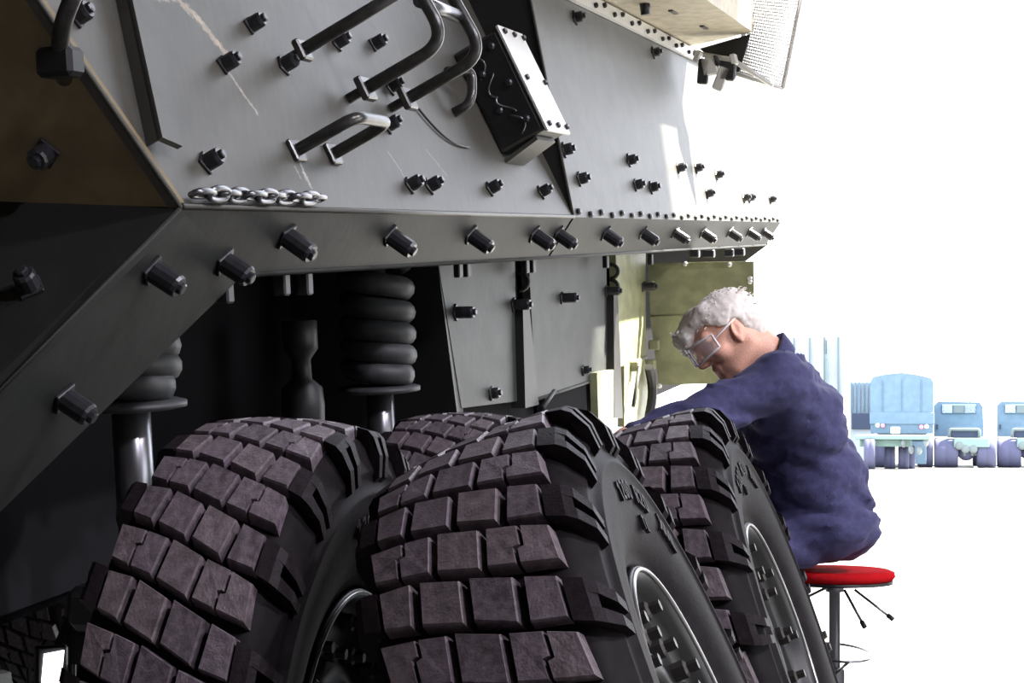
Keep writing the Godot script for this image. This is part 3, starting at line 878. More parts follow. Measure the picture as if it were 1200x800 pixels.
# ------------------------------------------------------------------ wheels
const TIRE_R := 0.562
const ROWS := 40
const SKEW := -0.44
var wheel_proto: Node3D
func crown(s: float) -> float: return TIRE_R - 0.75 * s * s
func tread_pt(s: float, t: float, r: float) -> Vector3:
	var a := (t + SKEW * s) / 0.553
	return Vector3(s, r * cos(a), -r * sin(a))
func block_mesh(poly: Array, mirror := false) -> ArrayMesh:
	var b := MB.new()
	var c := Vector2.ZERO
	var p := []
	for q in poly:
		var w := Vector2(q[0], q[1] * 0.94)
		if mirror: w = -w
		p.append(w); c += w
	c /= p.size()
	var rings := []
	for lv in [[1.07, -0.034], [0.98, -0.004], [0.92, 0.0]]:
		var ring := []
		for w in p:
			var x: Vector2 = c + (w - c) * lv[0]
			ring.append(tread_pt(x.x, x.y, crown(x.x) + lv[1]))
		rings.append(ring)
	var mid := tread_pt(c.x, c.y, 0.54)
	for i in 2:
		for k in p.size():
			var k2 := (k + 1) % p.size()
			# side normal from the polygon edge, so that concave outlines hold
			var e: Vector3 = rings[i][k2] - rings[i][k]
			var upv := tread_pt(c.x, c.y, 1.0) - Vector3(c.x, 0, 0)
			var o := e.cross(upv)
			if area(p) < 0: o = -o
			b.quad(rings[i][k], rings[i][k2], rings[i + 1][k2], rings[i + 1][k], -o)
	var pv := PackedVector2Array()
	for w in p: pv.append(w)
	var ix := Geometry2D.triangulate_polygon(pv)
	for k in range(0, ix.size(), 3):
		b.tri(rings[2][ix[k]], rings[2][ix[k + 1]], rings[2][ix[k + 2]], mid - Vector3(c.x, 0, 0))
	return b.done()
func area(p: Array) -> float:
	var a := 0.0
	for i in p.size():
		var q = p[(i + 1) % p.size()]
		a += p[i].x * q.y - q.x * p[i].y
	return a
func lug_mesh(side: float) -> ArrayMesh:
	var b := MB.new()
	var full := [Vector2(0.115, 0.551), Vector2(0.138, 0.546), Vector2(0.150, 0.536), Vector2(0.163, 0.505), Vector2(0.164, 0.468), Vector2(0.152, 0.458), Vector2(0.120, 0.50)]
	var notch := [Vector2(0.115, 0.551), Vector2(0.138, 0.546), Vector2(0.148, 0.536), Vector2(0.140, 0.525), Vector2(0.138, 0.484), Vector2(0.150, 0.462), Vector2(0.120, 0.50)]
	for sec in [[full, -0.034, -0.012], [notch, -0.012, 0.010], [full, 0.010, 0.032]]:
		var pr: Array = sec[0]
		var c := Vector3(0.135 * side, 0, 0)
		var A := []; var B := []
		for w in pr:
			var k: float = 1.0 if w.y > 0.52 else 0.86
			A.append(tread_pt(w.x * side, sec[1] * k, w.y)); B.append(tread_pt(w.x * side, sec[2] * k, w.y))
		for i in pr.size():
			var j := (i + 1) % pr.size()
			var e: Vector2 = pr[j] - pr[i]
			var o := Vector3(e.y * side, -e.x, 0) * -1.0
			b.quad(A[i], A[j], B[j], B[i], o)
		var pv := PackedVector2Array()
		for w in pr: pv.append(w)
		var ix := Geometry2D.triangulate_polygon(pv)
		for k in range(0, ix.size(), 3):
			b.tri(A[ix[k]], A[ix[k + 1]], A[ix[k + 2]], Vector3(0, 0, 1))
			b.tri(B[ix[k]], B[ix[k + 1]], B[ix[k + 2]], Vector3(0, 0, -1))
	return b.done()

func make_wheel() -> Node3D:
	var w := thing("wheel", "x", "wheel")
	var ax := Transform3D(Basis(Vector3(0, -1, 0), Vector3(1, 0, 0), Vector3(0, 0, 1)), Vector3.ZERO)   # +y of a lathe becomes +x
	# carcass: closed profile (radius, x)
	var half := [Vector2(0.268, 0.100), Vector2(0.276, 0.120), Vector2(0.284, 0.128), Vector2(0.292, 0.127), Vector2(0.30, 0.134), Vector2(0.33, 0.146), Vector2(0.36, 0.153), Vector2(0.40, 0.1575), Vector2(0.432, 0.157), Vector2(0.437, 0.160), Vector2(0.443, 0.160), Vector2(0.447, 0.155), Vector2(0.47, 0.151), Vector2(0.475, 0.153), Vector2(0.481, 0.152), Vector2(0.495, 0.144), Vector2(0.515, 0.134), Vector2(0.528, 0.122), Vector2(0.533, 0.10), Vector2(0.536, 0.05)]
	var pr := []
	for i in half.size(): pr.append(Vector2(half[i].x, -half[i].y))
	for i in half.size(): pr.append(Vector2(half[half.size() - 1 - i].x, half[half.size() - 1 - i].y))
	var b := MB.new(true)
	b.lathe(pr, 96, ax, false)
	put("carcass", b.done(), M.sidewall, w)
	var rm := MB.new(true)
	var rp_ := [Vector2(0.245, -0.13), Vector2(0.272, -0.132), Vector2(0.274, -0.126), Vector2(0.266, -0.118), Vector2(0.262, -0.10), Vector2(0.262, 0.10), Vector2(0.266, 0.118), Vector2(0.276, 0.127), Vector2(0.274, 0.134), Vector2(0.262, 0.132), Vector2(0.254, 0.122), Vector2(0.248, 0.110), Vector2(0.240, 0.098), Vector2(0.230, 0.094), Vector2(0.205, 0.093), Vector2(0.155, 0.088), Vector2(0.145, 0.098), Vector2(0.105, 0.098), Vector2(0.10, 0.08), Vector2(0.10, -0.01), Vector2(0.20, 0.0), Vector2(0.235, -0.10)]
	rm.lathe(rp_, 64, ax, false)
	put("rim", rm.done(), M.rim, w)
	var lip := MB.new(true)
	var ring := []
	for k in 64:
		var a := TAU * k / 64
		ring.append(Vector3(0.1335, 0.2685 * cos(a), 0.2685 * sin(a)))
	lip.tube(ring, 0.0045, 6, false, true)
	put("lock_ring", lip.done(), M.nut, w)
	var nb := MB.new(); nb.lathe([Vector2(0.016, 0), Vector2(0.016, 0.020), Vector2(0.010, 0.024), Vector2(0.010, 0.040)], 6)
	var nm := nb.done()
	for k in 10:
		var a := TAU * k / 10
		put("wheel_nut", nm, M.dark_nut, w, along(Vector3(1, 0, 0), Vector3(0.088, 0.168 * cos(a), 0.168 * sin(a))))
	for k in 8:       # bolts of the two-piece rim
		var a := TAU * (k + 0.5) / 8
		put("rim_bolt", nm, M.dark_nut, w, along(Vector3(1, 0, 0), Vector3(0.092, 0.218 * cos(a), 0.212 * sin(a))))
	# tread blocks
	var c1 := block_mesh([[-0.061, -0.037], [-0.008, -0.040], [-0.003, 0.036], [-0.055, 0.041]])
	var c2 := block_mesh([[-0.061, -0.037], [-0.008, -0.040], [-0.003, 0.036], [-0.055, 0.041]], true)
	var rpoly := [[0.067, -0.040], [0.111, -0.032], [0.111, 0.038], [0.073, 0.038]]
	var rb := block_mesh(rpoly); var lb := block_mesh(rpoly, true)
	var cc := block_mesh([[-0.030, -0.038], [0.025, -0.041], [0.031, 0.037], [-0.024, 0.041]])
	var za := [[0.033, -0.038], [0.069, -0.035], [0.069, -0.004], [0.078, 0.002], [0.078, 0.041], [0.039, 0.038]]
	var zb := [[0.073, -0.034], [0.121, -0.028], [0.116, 0.040], [0.082, 0.041], [0.082, -0.001], [0.073, -0.007]]
	var z1 := block_mesh(za); var z2 := block_mesh(zb); var z3 := block_mesh(za, true); var z4 := block_mesh(zb, true)
	var lr := lug_mesh(1.0); var ll := lug_mesh(-1.0)
	var tm := [M.tread_a, M.tread_b, M.tread_c]
	for k in ROWS:
		var t := Transform3D(Basis(Vector3(1, 0, 0), -TAU * k / ROWS), Vector3.ZERO)
		var set_ := [c1, c2, rb, lb] if k % 2 == 0 else [cc, z1, z2, z3, z4]
		for m in set_:
			put("tread_block", m, tm[rng.randi() % 3], w, t)
		if k % 2 == 0:
			put("shoulder_lug", lr, M.rubber, w, t)
			put("shoulder_lug", ll, M.rubber, w, t)
	# raised lettering on the outer sidewall
	var lm := SurfaceTool.new()
	lm.begin(Mesh.PRIMITIVE_TRIANGLES)
	write_arc(lm, "1200 R20  XML", 0.392, 0.34, 0.036)
	write_arc(lm, "TL", 0.345, 0.30, 0.026)
	write_arc(lm, "1200 R20", 0.392, 0.34 + PI, 0.036)
	put("lettering", lm.commit(), M.rubber, w)
	return w

func write_arc(st: SurfaceTool, text: String, r: float, a0: float, h: float):
	# letters stand outwards from the hub; a0 = angle of the middle, from the top towards the far side
	var fnt := SystemFont.new()
	fnt.font_names = PackedStringArray(["Droid Sans"])
	fnt.font_weight = 700
	var step := h * 0.78 / r
	for i in text.length():
		if text[i] == " ": continue
		var tm := TextMesh.new()
		tm.text = text[i]; tm.font = fnt; tm.font_size = 32; tm.pixel_size = h / 32.0 * 1.25; tm.depth = 0.006
		var a := a0 + (i - (text.length() - 1) * 0.5) * step
		# the outer face looks along +x; its own right-hand side (seen from outside) is -z at the top
		var rad := Vector3(0, cos(a), -sin(a)); var tan_ := Vector3(0, -sin(a), -cos(a))
		var bs := Basis(tan_, rad, Vector3(1, 0, 0))
		st.append_from(tm, 0, Transform3D(bs, Vector3(0.1575 - (0.392 - r) * 0.09, 0, 0) + rad * r))

func place_wheel(w: Node3D, x: float, z: float, yaw: float, lean: float, spin: float, label: String, size := 1.0, wide := 1.13):
	var a := Vector3(cos(yaw) * cos(lean), sin(lean), sin(yaw) * cos(lean))
	var r := Vector3(sin(yaw), 0, -cos(yaw))          # rolling direction, away from the camera
	var up := r.cross(a)
	if up.y < 0: up = -up
	var bs := Basis(a, up, a.cross(up))
	var low := 0.0
	for s in [[0.545, 0.14], [0.559, 0.06], [0.50, 0.164]]:
		low = maxf(low, s[0] * cos(lean) + s[1] * abs(sin(lean)))
	w.transform = Transform3D(bs * Basis(Vector3(1, 0, 0), spin) * Basis.from_scale(Vector3(wide, 1, 1) * size), Vector3(x, low * size + 0.002, z))
	w.set_meta("label", label)
	if not label.contains("fitted"): w.set_meta("group", "wheels taken off the vehicle")
	else: w.remove_meta("group")

func wheels():
	wheel_proto = make_wheel()
	var spots := [
		[0.166, -2.66, 0.215, 0.415, 0.0, "front-most knobbly tyre with lettered sidewall, in front of the other dismounted wheels"],
		[0.473, -3.81, 0.25, 0.335, 0.35, "leaning knobbly wheel directly in front of the seated worker"],
		[-0.40, -2.88, 0.22, -0.05, 0.13, "knobbly wheel standing under the vehicle's nose chamfer"],
		[-0.127, -4.6, 0.30, 0.0, 0.22, "mostly hidden knobbly wheel, only its tread top showing behind two nearer wheels"]]
	var far: Vector3 = VT * Vector3(-2.08, 0, -3.05)  # unseen wheel, added to block the pale floor under the hull
	spots.append([far.x, far.z, 0.30, 0.0, 0.5, "added wheel fitted on the far side to fill the dark under the vehicle"])
	for i in spots.size():
		var w := wheel_proto
		if i > 0:
			w = wheel_proto.duplicate()
			w.name = "wheel_%03d" % i
			add_child(w)
		var s = spots[i]
		place_wheel(w, s[0], s[1], s[2], s[3], s[4], s[5], 0.98 if i == 2 else 1.0, 1.0 if i == 2 else 1.13)

# ------------------------------------------------------------------ stool
func stool():
	var c := P(978, 497, 4.76)
	var S := thing("stool", "red-seated adjustable work stool on a steel column, the worker sitting on it", "stool", Transform3D(Basis.IDENTITY, Vector3(c.x, 0, c.z)))
	var hy := EYE + (HY - 681.0) / F * 4.76
	var b := MB.new(true)
	b.lathe([Vector2(0.0, hy), Vector2(0.14, hy), Vector2(0.158, hy + 0.006), Vector2(0.166, hy + 0.016), Vector2(0.164, hy + 0.028), Vector2(0.15, hy + 0.034), Vector2(0.06, hy + 0.028), Vector2(0, hy + 0.026)], 40)
	put("seat", b.done(), M.red, S)
	var r := MB.new(true); r.lathe([Vector2(0.160, hy - 0.004), Vector2(0.160, hy + 0.004)], 40)
	put("seat_pan", r.done(), M.black, S)
	var k := MB.new(true); k.lathe([Vector2(0.016, 0.30), Vector2(0.016, hy - 0.03), Vector2(0.026, hy - 0.028), Vector2(0.026, hy - 0.002)], 20)
	put("column", k.done(), M.steel, S)
	var sl := MB.new(true); sl.lathe([Vector2(0.028, 0.09), Vector2(0.028, 0.405), Vector2(0.020, 0.412)], 20)
	put("sleeve", sl.done(), M.black, S)
	for q in [[Vector3(0.05, hy - 0.02, 0.03), Vector3(0.13, hy - 0.085, 0.08)], [Vector3(0.02, hy - 0.02, 0.04), Vector3(0.055, hy - 0.10, 0.10)], [Vector3(-0.03, hy - 0.015, 0.03), Vector3(-0.17, hy - 0.06, 0.16)]]:
		var l := MB.new(true); l.tube([q[0], q[1]], 0.004, 8)
		var L := put("lever", l.done(), M.steel, S)
		var g := MB.new(true); g.tube([q[1], q[1] + (q[1] - q[0]).normalized() * 0.02], 0.007, 8)
		put("lever_knob", g.done(), M.black, L)
	var ring := []
	for i in 48:
		var a := TAU * i / 48
		ring.append(Vector3(0.095 * cos(a), 0.475 - 0.02, 0.20 * sin(a)))
	var fr := MB.new(true); fr.tube(ring, 0.0035, 6, false, true)
	put("foot_ring", fr.done(), M.steel, S)
	var sp := MB.new(true)
	for s in [-1.0, 1.0]: sp.tube([Vector3(0, 0.40, 0.02 * s), Vector3(0.0, 0.455, 0.20 * s)], 0.004, 6)
	put("ring_stay", sp.done(), M.steel, S)
	for i in 5:
		var a := TAU * i / 5 + 0.3
		var d := Vector3(cos(a), 0, sin(a))
		var l := MB.new(); l.tube([Vector3(0, 0.11, 0), d * 0.26 + Vector3(0, 0.075, 0)], [0.022, 0.015], 8)
		put("leg", l.done(), M.black, S)
		var cs := MB.new(true); cs.lathe([Vector2(0.024, -0.011), Vector2(0.026, 0), Vector2(0.024, 0.011)], 16, along(d.cross(Vector3.UP), d * 0.255 + Vector3(0, 0.027, 0)))
		put("caster", cs.done(), M.black, S)
		var cf := MB.new(); cf.tube([d * 0.255 + Vector3(0, 0.027, 0), d * 0.255 + Vector3(0, 0.075, 0)], 0.007, 6)
		put("caster_fork", cf.done(), M.steel, S)
# ------------------------------------------------------------------ figure: a distance field meshed by surface nets
class Field:
	var a: Array[Vector3] = []
	var b: Array[Vector3] = []
	var ra: PackedFloat32Array = []
	var rb: PackedFloat32Array = []
	var k: PackedFloat32Array = []
	var op: PackedInt32Array = []          # 0 capsule, 1 ellipsoid, +2 cuts away
	var inv: Array[Basis] = []
	var rad: Array[Vector3] = []
	var noise: FastNoiseLite = null
	var amp := 0.0
	var stretch := Vector3.ONE
	var planes: Array[Plane] = []
	func cap(p: Vector3, q: Vector3, r0: float, r1: float, kk := 0.02, cut := false):
		a.append(p); b.append(q); ra.append(r0); rb.append(r1); k.append(kk); op.append(2 if cut else 0)
		inv.append(Basis.IDENTITY); rad.append(Vector3.ONE)
	func ell(c: Vector3, r: Vector3, bs := Basis.IDENTITY, kk := 0.02, cut := false):
		a.append(c); b.append(c); ra.append(maxf(r.x, maxf(r.y, r.z))); rb.append(0.0); k.append(kk); op.append(3 if cut else 1)
		inv.append(bs.inverse()); rad.append(r)
	func one(i: int, p: Vector3) -> float:
		if op[i] & 1:
			var q := inv[i] * (p - a[i])
			var r := rad[i]
			var k0 := (q / r).length()
			var k1 := (q / (r * r)).length()
			return k0 * (k0 - 1.0) / maxf(k1, 1e-6)
		var ab := b[i] - a[i]
		var t := clampf((p - a[i]).dot(ab) / maxf(ab.length_squared(), 1e-9), 0.0, 1.0)
		return (p - a[i] - ab * t).length() - lerpf(ra[i], rb[i], t)
	func value(p: Vector3, idx: PackedInt32Array) -> float:
		var d := 1e3
		for i in idx:
			var e := one(i, p)
			var kk := k[i]
			if op[i] & 2:
				var h := clampf(0.5 - 0.5 * (d + e) / kk, 0.0, 1.0)
				d = lerpf(d, -e, h) + kk * h * (1.0 - h)
			else:
				var h := clampf(0.5 + 0.5 * (d - e) / kk, 0.0, 1.0)
				d = lerpf(d, e, h) - kk * h * (1.0 - h)
		if amp > 0.0 and absf(d) < amp * 4.0:
			d += amp * noise.get_noise_3dv(p * stretch)
		for pl in planes:
			d = maxf(d, pl.distance_to(p))
		return d
	# appends to V, N, I
	func mesh(lo: Vector3, hi: Vector3, cell: float, VV: PackedVector3Array, NN: PackedVector3Array, II: PackedInt32Array) -> Array:
		var B := 4
		var nb := Vector3i(((hi - lo) / (cell * B)).ceil())
		var n := nb * B
		var sx := n.x + 1; var sy := n.y + 1; var sz := n.z + 1
		var vals := PackedFloat32Array(); vals.resize(sx * sy * sz); vals.fill(1e9)
		var all := PackedInt32Array()
		for i in a.size(): all.append(i)
		var marked: Array[Vector3i] = []
		var half := cell * B * 0.5
		var reach := half * 1.75 + amp
		for bz in nb.z:
			for by in nb.y:
				for bx in nb.x:
					var c := lo + (Vector3(bx, by, bz) * B + Vector3.ONE * B * 0.5) * cell
					var near := PackedInt32Array()
					var best := 1e3
					for i in all:
						var e := one(i, c)
						if e < reach + k[i] + 0.02: near.append(i)
						if not (op[i] & 2): best = minf(best, e)
					if best > reach + 0.03 or near.is_empty(): continue
					if absf(value(c, near)) > reach * 1.5 + 0.01: continue
					marked.append(Vector3i(bx, by, bz))
					for z in range(bz * B, bz * B + B + 1):
						for y in range(by * B, by * B + B + 1):
							for x in range(bx * B, bx * B + B + 1):
								var id := (z * sy + y) * sx + x
								if vals[id] > 1e8:
									vals[id] = value(lo + Vector3(x, y, z) * cell, near)
		var vid := {}
		var base := VV.size()
		var offs := [0, 1, sx, sx + 1, sx * sy, sx * sy + 1, sx * sy + sx, sx * sy + sx + 1]
		var cor := [Vector3(0, 0, 0), Vector3(1, 0, 0), Vector3(0, 1, 0), Vector3(1, 1, 0), Vector3(0, 0, 1), Vector3(1, 0, 1), Vector3(0, 1, 1), Vector3(1, 1, 1)]
		var edges := [[0, 1], [2, 3], [4, 5], [6, 7], [0, 2], [1, 3], [4, 6], [5, 7], [0, 4], [1, 5], [2, 6], [3, 7]]
		for m in marked:
			for z in range(m.z * B, m.z * B + B):
				for y in range(m.y * B, m.y * B + B):
					for x in range(m.x * B, m.x * B + B):
						var id := (z * sy + y) * sx + x
						var neg := 0
						for o in offs:
							if vals[id + o] < 0.0: neg += 1
						if neg == 0 or neg == 8: continue
						var s := Vector3.ZERO; var c := 0
						for e in edges:
							var v0 := vals[id + offs[e[0]]]; var v1 := vals[id + offs[e[1]]]
							if (v0 < 0.0) != (v1 < 0.0):
								s += (cor[e[0]] as Vector3).lerp(cor[e[1]], v0 / (v0 - v1)); c += 1
						vid[id] = VV.size()
						VV.append(lo + (Vector3(x, y, z) + s / c) * cell)
						NN.append(Vector3.ZERO)
		var step := [1, sx, sx * sy]
		for id in vid.keys():
			for ax in 3:
				var v0 := vals[id]; var v1 := vals[id + step[ax]]
				if v1 > 1e8 or (v0 < 0.0) == (v1 < 0.0): continue
				var o1: int = step[(ax + 1) % 3]; var o2: int = step[(ax + 2) % 3]
				if not (vid.has(id - o1) and vid.has(id - o2) and vid.has(id - o1 - o2)): continue
				var A: int = vid[id]; var Bq: int = vid[id - o1]; var C: int = vid[id - o1 - o2]; var D: int = vid[id - o2]
				# outward is +ax when the corner is inside
				var quad := [A, Bq, C, D] if v0 < 0.0 else [A, D, C, Bq]
				for t in [[0, 1, 2], [0, 2, 3]]:
					var p: int = quad[t[0]]; var q: int = quad[t[1]]; var r: int = quad[t[2]]
					var nn := (VV[q] - VV[p]).cross(VV[r] - VV[p])
					II.append(p); II.append(r); II.append(q)
					NN[p] += nn; NN[q] += nn; NN[r] += nn
		for i in range(base, VV.size()): NN[i] = NN[i].normalized()
		return [VV, NN, II]

func field_mesh(parts: Array) -> ArrayMesh:
	var V3 := PackedVector3Array(); var N3 := PackedVector3Array(); var I3 := PackedInt32Array()
	for p in parts:
		var r = p[0].mesh(p[1], p[2], p[3], V3, N3, I3)
		V3 = r[0]; N3 = r[1]; I3 = r[2]
	var arr := []
	arr.resize(Mesh.ARRAY_MAX)
	arr[Mesh.ARRAY_VERTEX] = V3; arr[Mesh.ARRAY_NORMAL] = N3; arr[Mesh.ARRAY_INDEX] = I3
	var am := ArrayMesh.new()
	am.add_surface_from_arrays(Mesh.PRIMITIVE_TRIANGLES, arr)
	return am

func person():
	var root := P(968, 497, 4.76); root.y = 0
	var W := thing("person", "white-haired person in navy coveralls and clear glasses, seated on the red stool", "person", Transform3D(Basis.IDENTITY, root))
	var Q := func(px: float, py: float, d: float) -> Vector3: return P(px, py, d) - root
	# head frame
	var hf := Vector3(-0.78, -0.56, 0.20).normalized()
	var hu := (Vector3(-0.57, 0.81, 0.03) - hf * hf.dot(Vector3(-0.57, 0.81, 0.03))).normalized()
	var hs := hu.cross(hf)
	var hc: Vector3 = Q.call(853, 388, 4.74)
	var hb := Basis(hs, hu, hf)                 # x = his left, y = up, z = forwards
	var H := func(s: float, u: float, f: float) -> Vector3: return hc + hb * Vector3(s, u, f)
	# joints
	var pelvis: Vector3 = Q.call(968, 617, 4.76)
	var belly: Vector3 = Q.call(950, 565, 4.76)
	var chest: Vector3 = Q.call(926, 502, 4.76)
	var nape: Vector3 = Q.call(908, 430, 4.76)
	var shl: Vector3 = Q.call(910, 452, 4.55); var shr: Vector3 = Q.call(912, 452, 4.98)
	var ell_: Vector3 = Q.call(830, 483, 4.47); var elr: Vector3 = Q.call(836, 492, 5.02)
	var wrl: Vector3 = Q.call(738, 510, 4.42); var wrr: Vector3 = Q.call(742, 512, 4.80)
	var hil: Vector3 = Q.call(958, 630, 4.66); var hir: Vector3 = Q.call(962, 630, 4.86)
	var knl: Vector3 = Q.call(792, 668, 4.60); var knr: Vector3 = Q.call(792, 662, 4.96)
	var anl := Vector3(knl.x - 0.10, 0.10, knl.z); var anr := Vector3(knr.x - 0.07, 0.10, knr.z)
	# --- head and neck
	var head := Field.new()
	head.ell(H.call(0, 0.02, -0.004), Vector3(0.076, 0.086, 0.097), hb, 0.02)
	head.ell(H.call(0, -0.045, 0.030), Vector3(0.062, 0.070, 0.066), hb, 0.03)
	head.ell(H.call(0, -0.085, 0.052), Vector3(0.042, 0.034, 0.040), hb, 0.02)
	head.cap(H.call(-0.012, -0.104, 0.078), H.call(0.012, -0.104, 0.078), 0.017, 0.017, 0.02)
	head.cap(H.call(0.058, -0.05, -0.01), H.call(0.035, -0.092, 0.05), 0.018, 0.016, 0.03)
	head.cap(H.call(-0.058, -0.05, -0.01), H.call(-0.035, -0.092, 0.05), 0.018, 0.016, 0.03)
	head.cap(H.call(-0.04, 0.024, 0.082), H.call(0.04, 0.024, 0.082), 0.013, 0.013, 0.025)
	head.ell(H.call(0.044, -0.028, 0.066), Vector3(0.022, 0.02, 0.024), hb, 0.02)
	head.ell(H.call(-0.044, -0.028, 0.066), Vector3(0.022, 0.02, 0.024), hb, 0.02)
	for s in [-1.0, 1.0]:
		head.ell(H.call(0.032 * s, -0.001, 0.094), Vector3(0.018, 0.011, 0.014), hb, 0.012, true)
		head.ell(H.call(0.032 * s, -0.002, 0.079), Vector3(0.013, 0.012, 0.012), hb, 0.003)
	head.cap(H.call(0, 0.012, 0.096), H.call(0, -0.034, 0.118), 0.009, 0.013, 0.012)
	head.cap(H.call(-0.011, -0.039, 0.106), H.call(0.011, -0.039, 0.106), 0.009, 0.009, 0.008)
	head.cap(H.call(-0.02, -0.066, 0.088), H.call(0.02, -0.066, 0.088), 0.0075, 0.0075, 0.007)
	head.cap(H.call(0, -0.065, 0.094), H.call(0, -0.065, 0.0945), 0.008, 0.008, 0.008)
	head.cap(H.call(-0.017, -0.079, 0.087), H.call(0.017, -0.079, 0.087), 0.0085, 0.0085, 0.007)
	head.cap(H.call(-0.022, -0.0725, 0.099), H.call(0.022, -0.0725, 0.099), 0.002, 0.002, 0.004, true)
	for s in [-1.0, 1.0]:
		var eb := hb * Basis(Vector3(1, 0, 0), -0.2) * Basis(Vector3(0, 1, 0), 0.35 * s)
		head.ell(H.call(0.076 * s, -0.004, 0.002), Vector3(0.007, 0.033, 0.019), eb, 0.006)
		head.ell(H.call(0.084 * s, 0.0, 0.006), Vector3(0.006, 0.020, 0.010), eb, 0.005, true)
		head.ell(H.call(0.077 * s, -0.030, 0.010), Vector3(0.006, 0.010, 0.008), eb, 0.005)
	head.cap(H.call(0, -0.05, -0.035), nape, 0.060, 0.066, 0.04)
	# --- hands: wrist to palm, four fingers and a thumb curled over the far shoulder of the wheel
	var hands: Array[Field] = []
	for sd in [[wrl, ell_, 1.0], [wrr, elr, -1.0]]:
		var w: Vector3 = sd[0]
		var dir := (w - (sd[1] as Vector3)).normalized()
		var side: Vector3 = Vector3(0, 0, 1) * float(sd[2])
		var dn := dir.cross(side).normalized()
		if dn.y > 0: dn = -dn
		var hd := Field.new()
		hd.cap(w - dir * 0.05, w + dir * 0.01, 0.029, 0.026, 0.02)
		for k in 4:
			var o := side * (0.030 - 0.020 * k)
			hd.cap(w + dir * 0.015 + o * 0.6, w + dir * 0.085 + o, 0.015, 0.012, 0.014)
			var L: float = [0.040, 0.046, 0.043, 0.033][k]
			var p0 := w + dir * 0.09 + o
			var p1 := p0 + (dir * 0.85 + dn * 0.5).normalized() * L
			var p2 := p1 + (dir * 0.35 + dn * 0.95).normalized() * L * 0.65
			var p3 := p2 + (dir * -0.1 + dn).normalized() * L * 0.5
			hd.cap(p0, p1, 0.0095, 0.009, 0.004); hd.cap(p1, p2, 0.009, 0.0085, 0.003); hd.cap(p2, p3, 0.0085, 0.0075, 0.003)
		var tb := w + dir * 0.03 + side * 0.028
		var t1 := tb + (dir * 0.7 + side * 0.55 + dn * 0.4).normalized() * 0.042
		var t2 := t1 + (dir * 0.85 + side * 0.1 + dn * 0.5).normalized() * 0.032
		hd.cap(tb, t1, 0.014, 0.011, 0.008); hd.cap(t1, t2, 0.0105, 0.009, 0.003)
		hands.append(hd)
	# --- trunk and limbs under the clothes
	var trunk := Field.new()
	trunk.ell(pelvis, Vector3(0.09, 0.08, 0.14), Basis.IDENTITY, 0.05)
	trunk.ell(belly, Vector3(0.11, 0.12, 0.15), Basis.IDENTITY, 0.05)
	trunk.ell(chest, Vector3(0.11, 0.13, 0.16), Basis.IDENTITY, 0.05)
	trunk.cap(shl, shr, 0.06, 0.06, 0.05)
	trunk.cap(chest, nape, 0.09, 0.055, 0.05)
	for q in [[shl, ell_, wrl], [shr, elr, wrr]]:
		trunk.cap(q[0], q[1], 0.052, 0.042, 0.03); trunk.cap(q[1], q[2], 0.042, 0.028, 0.02)
	for q in [[hil, knl, anl], [hir, knr, anr]]:
		trunk.cap(q[0], q[1], 0.058, 0.052, 0.03); trunk.cap(q[1], q[2], 0.052, 0.038, 0.03)
	var lo := Vector3(-0.78, 0.0, -0.36); var hi := Vector3(0.25, 1.28, 0.44)
	var hr := Vector3.ONE * 0.15
	var body := field_mesh([[trunk, lo, hi, 0.018], [head, hc - Vector3(0.15, 0.17, 0.13), hc + Vector3(0.17, 0.15, 0.13), 0.004],
		[hands[0], wrl + Vector3(-0.19, -0.13, -0.09), wrl + Vector3(0.07, 0.06, 0.09), 0.004], [hands[1], wrr + Vector3(-0.19, -0.13, -0.09), wrr + Vector3(0.07, 0.06, 0.09), 0.004]])
	put("body", body, M.skin, W)
	# --- coveralls
	var cl := Field.new()
	var nz := FastNoiseLite.new(); nz.seed = 4; nz.frequency = 5.5; nz.fractal_octaves = 3; nz.fractal_type = FastNoiseLite.FRACTAL_RIDGED
	cl.noise = nz; cl.amp = 0.017; cl.stretch = Vector3(0.7, 2.0, 0.9)
	cl.ell(pelvis + Vector3(0.005, 0.005, 0), Vector3(0.148, 0.104, 0.20), Basis.IDENTITY, 0.05)
	cl.ell(belly, Vector3(0.165, 0.150, 0.19), Basis.IDENTITY, 0.05)
	cl.ell(chest, Vector3(0.150, 0.165, 0.195), Basis(Vector3(0, 0, 1), 0.3), 0.05)
	cl.cap(shl, shr, 0.080, 0.080, 0.06)
	for q in [shl, shr]: cl.cap(q + Vector3(0.01, 0, 0), chest + Vector3(0.02, 0.02, (q.z - chest.z) * 0.6), 0.085, 0.11, 0.06)
	cl.cap(Q.call(925, 470, 4.76), Q.call(918, 432, 4.76), 0.12, 0.074, 0.05)
	for q in [[shl, ell_, wrl], [shr, elr, wrr]]:
		var w2: Vector3 = (q[2] as Vector3).lerp(q[1], 0.12)
		cl.cap(q[0], q[1], 0.076, 0.064, 0.035); cl.cap(q[1], w2, 0.064, 0.044, 0.025)
	for q in [[hil, knl, anl], [hir, knr, anr]]:
		cl.cap(q[0], q[1], 0.074, 0.082, 0.04); cl.cap(q[1], q[2] + Vector3(0, 0.02, 0), 0.078, 0.066, 0.03)
	# seat crease and waist gather
	cl.cap(Q.call(900, 583, 4.55), Q.call(1010, 592, 4.56), 0.004, 0.004, 0.03, true)
	cl.cap(Q.call(1000, 575, 4.60), Q.call(1030, 600, 4.70), 0.004, 0.004, 0.02, true)
	var seat_y := EYE + (HY - 681.0) / F * 4.76 + 0.034
	put("coveralls", field_mesh([[cl, lo, hi, 0.0115]]), M.navy, W)
	# collar
	var co := MB.new(true)
	var cr := []; var nd: Vector3 = (hc + hb * Vector3(0, -0.06, -0.03) - nape).normalized()
	var cx := nd.cross(Vector3(0, 0, 1)).normalized(); var cz := cx.cross(nd)
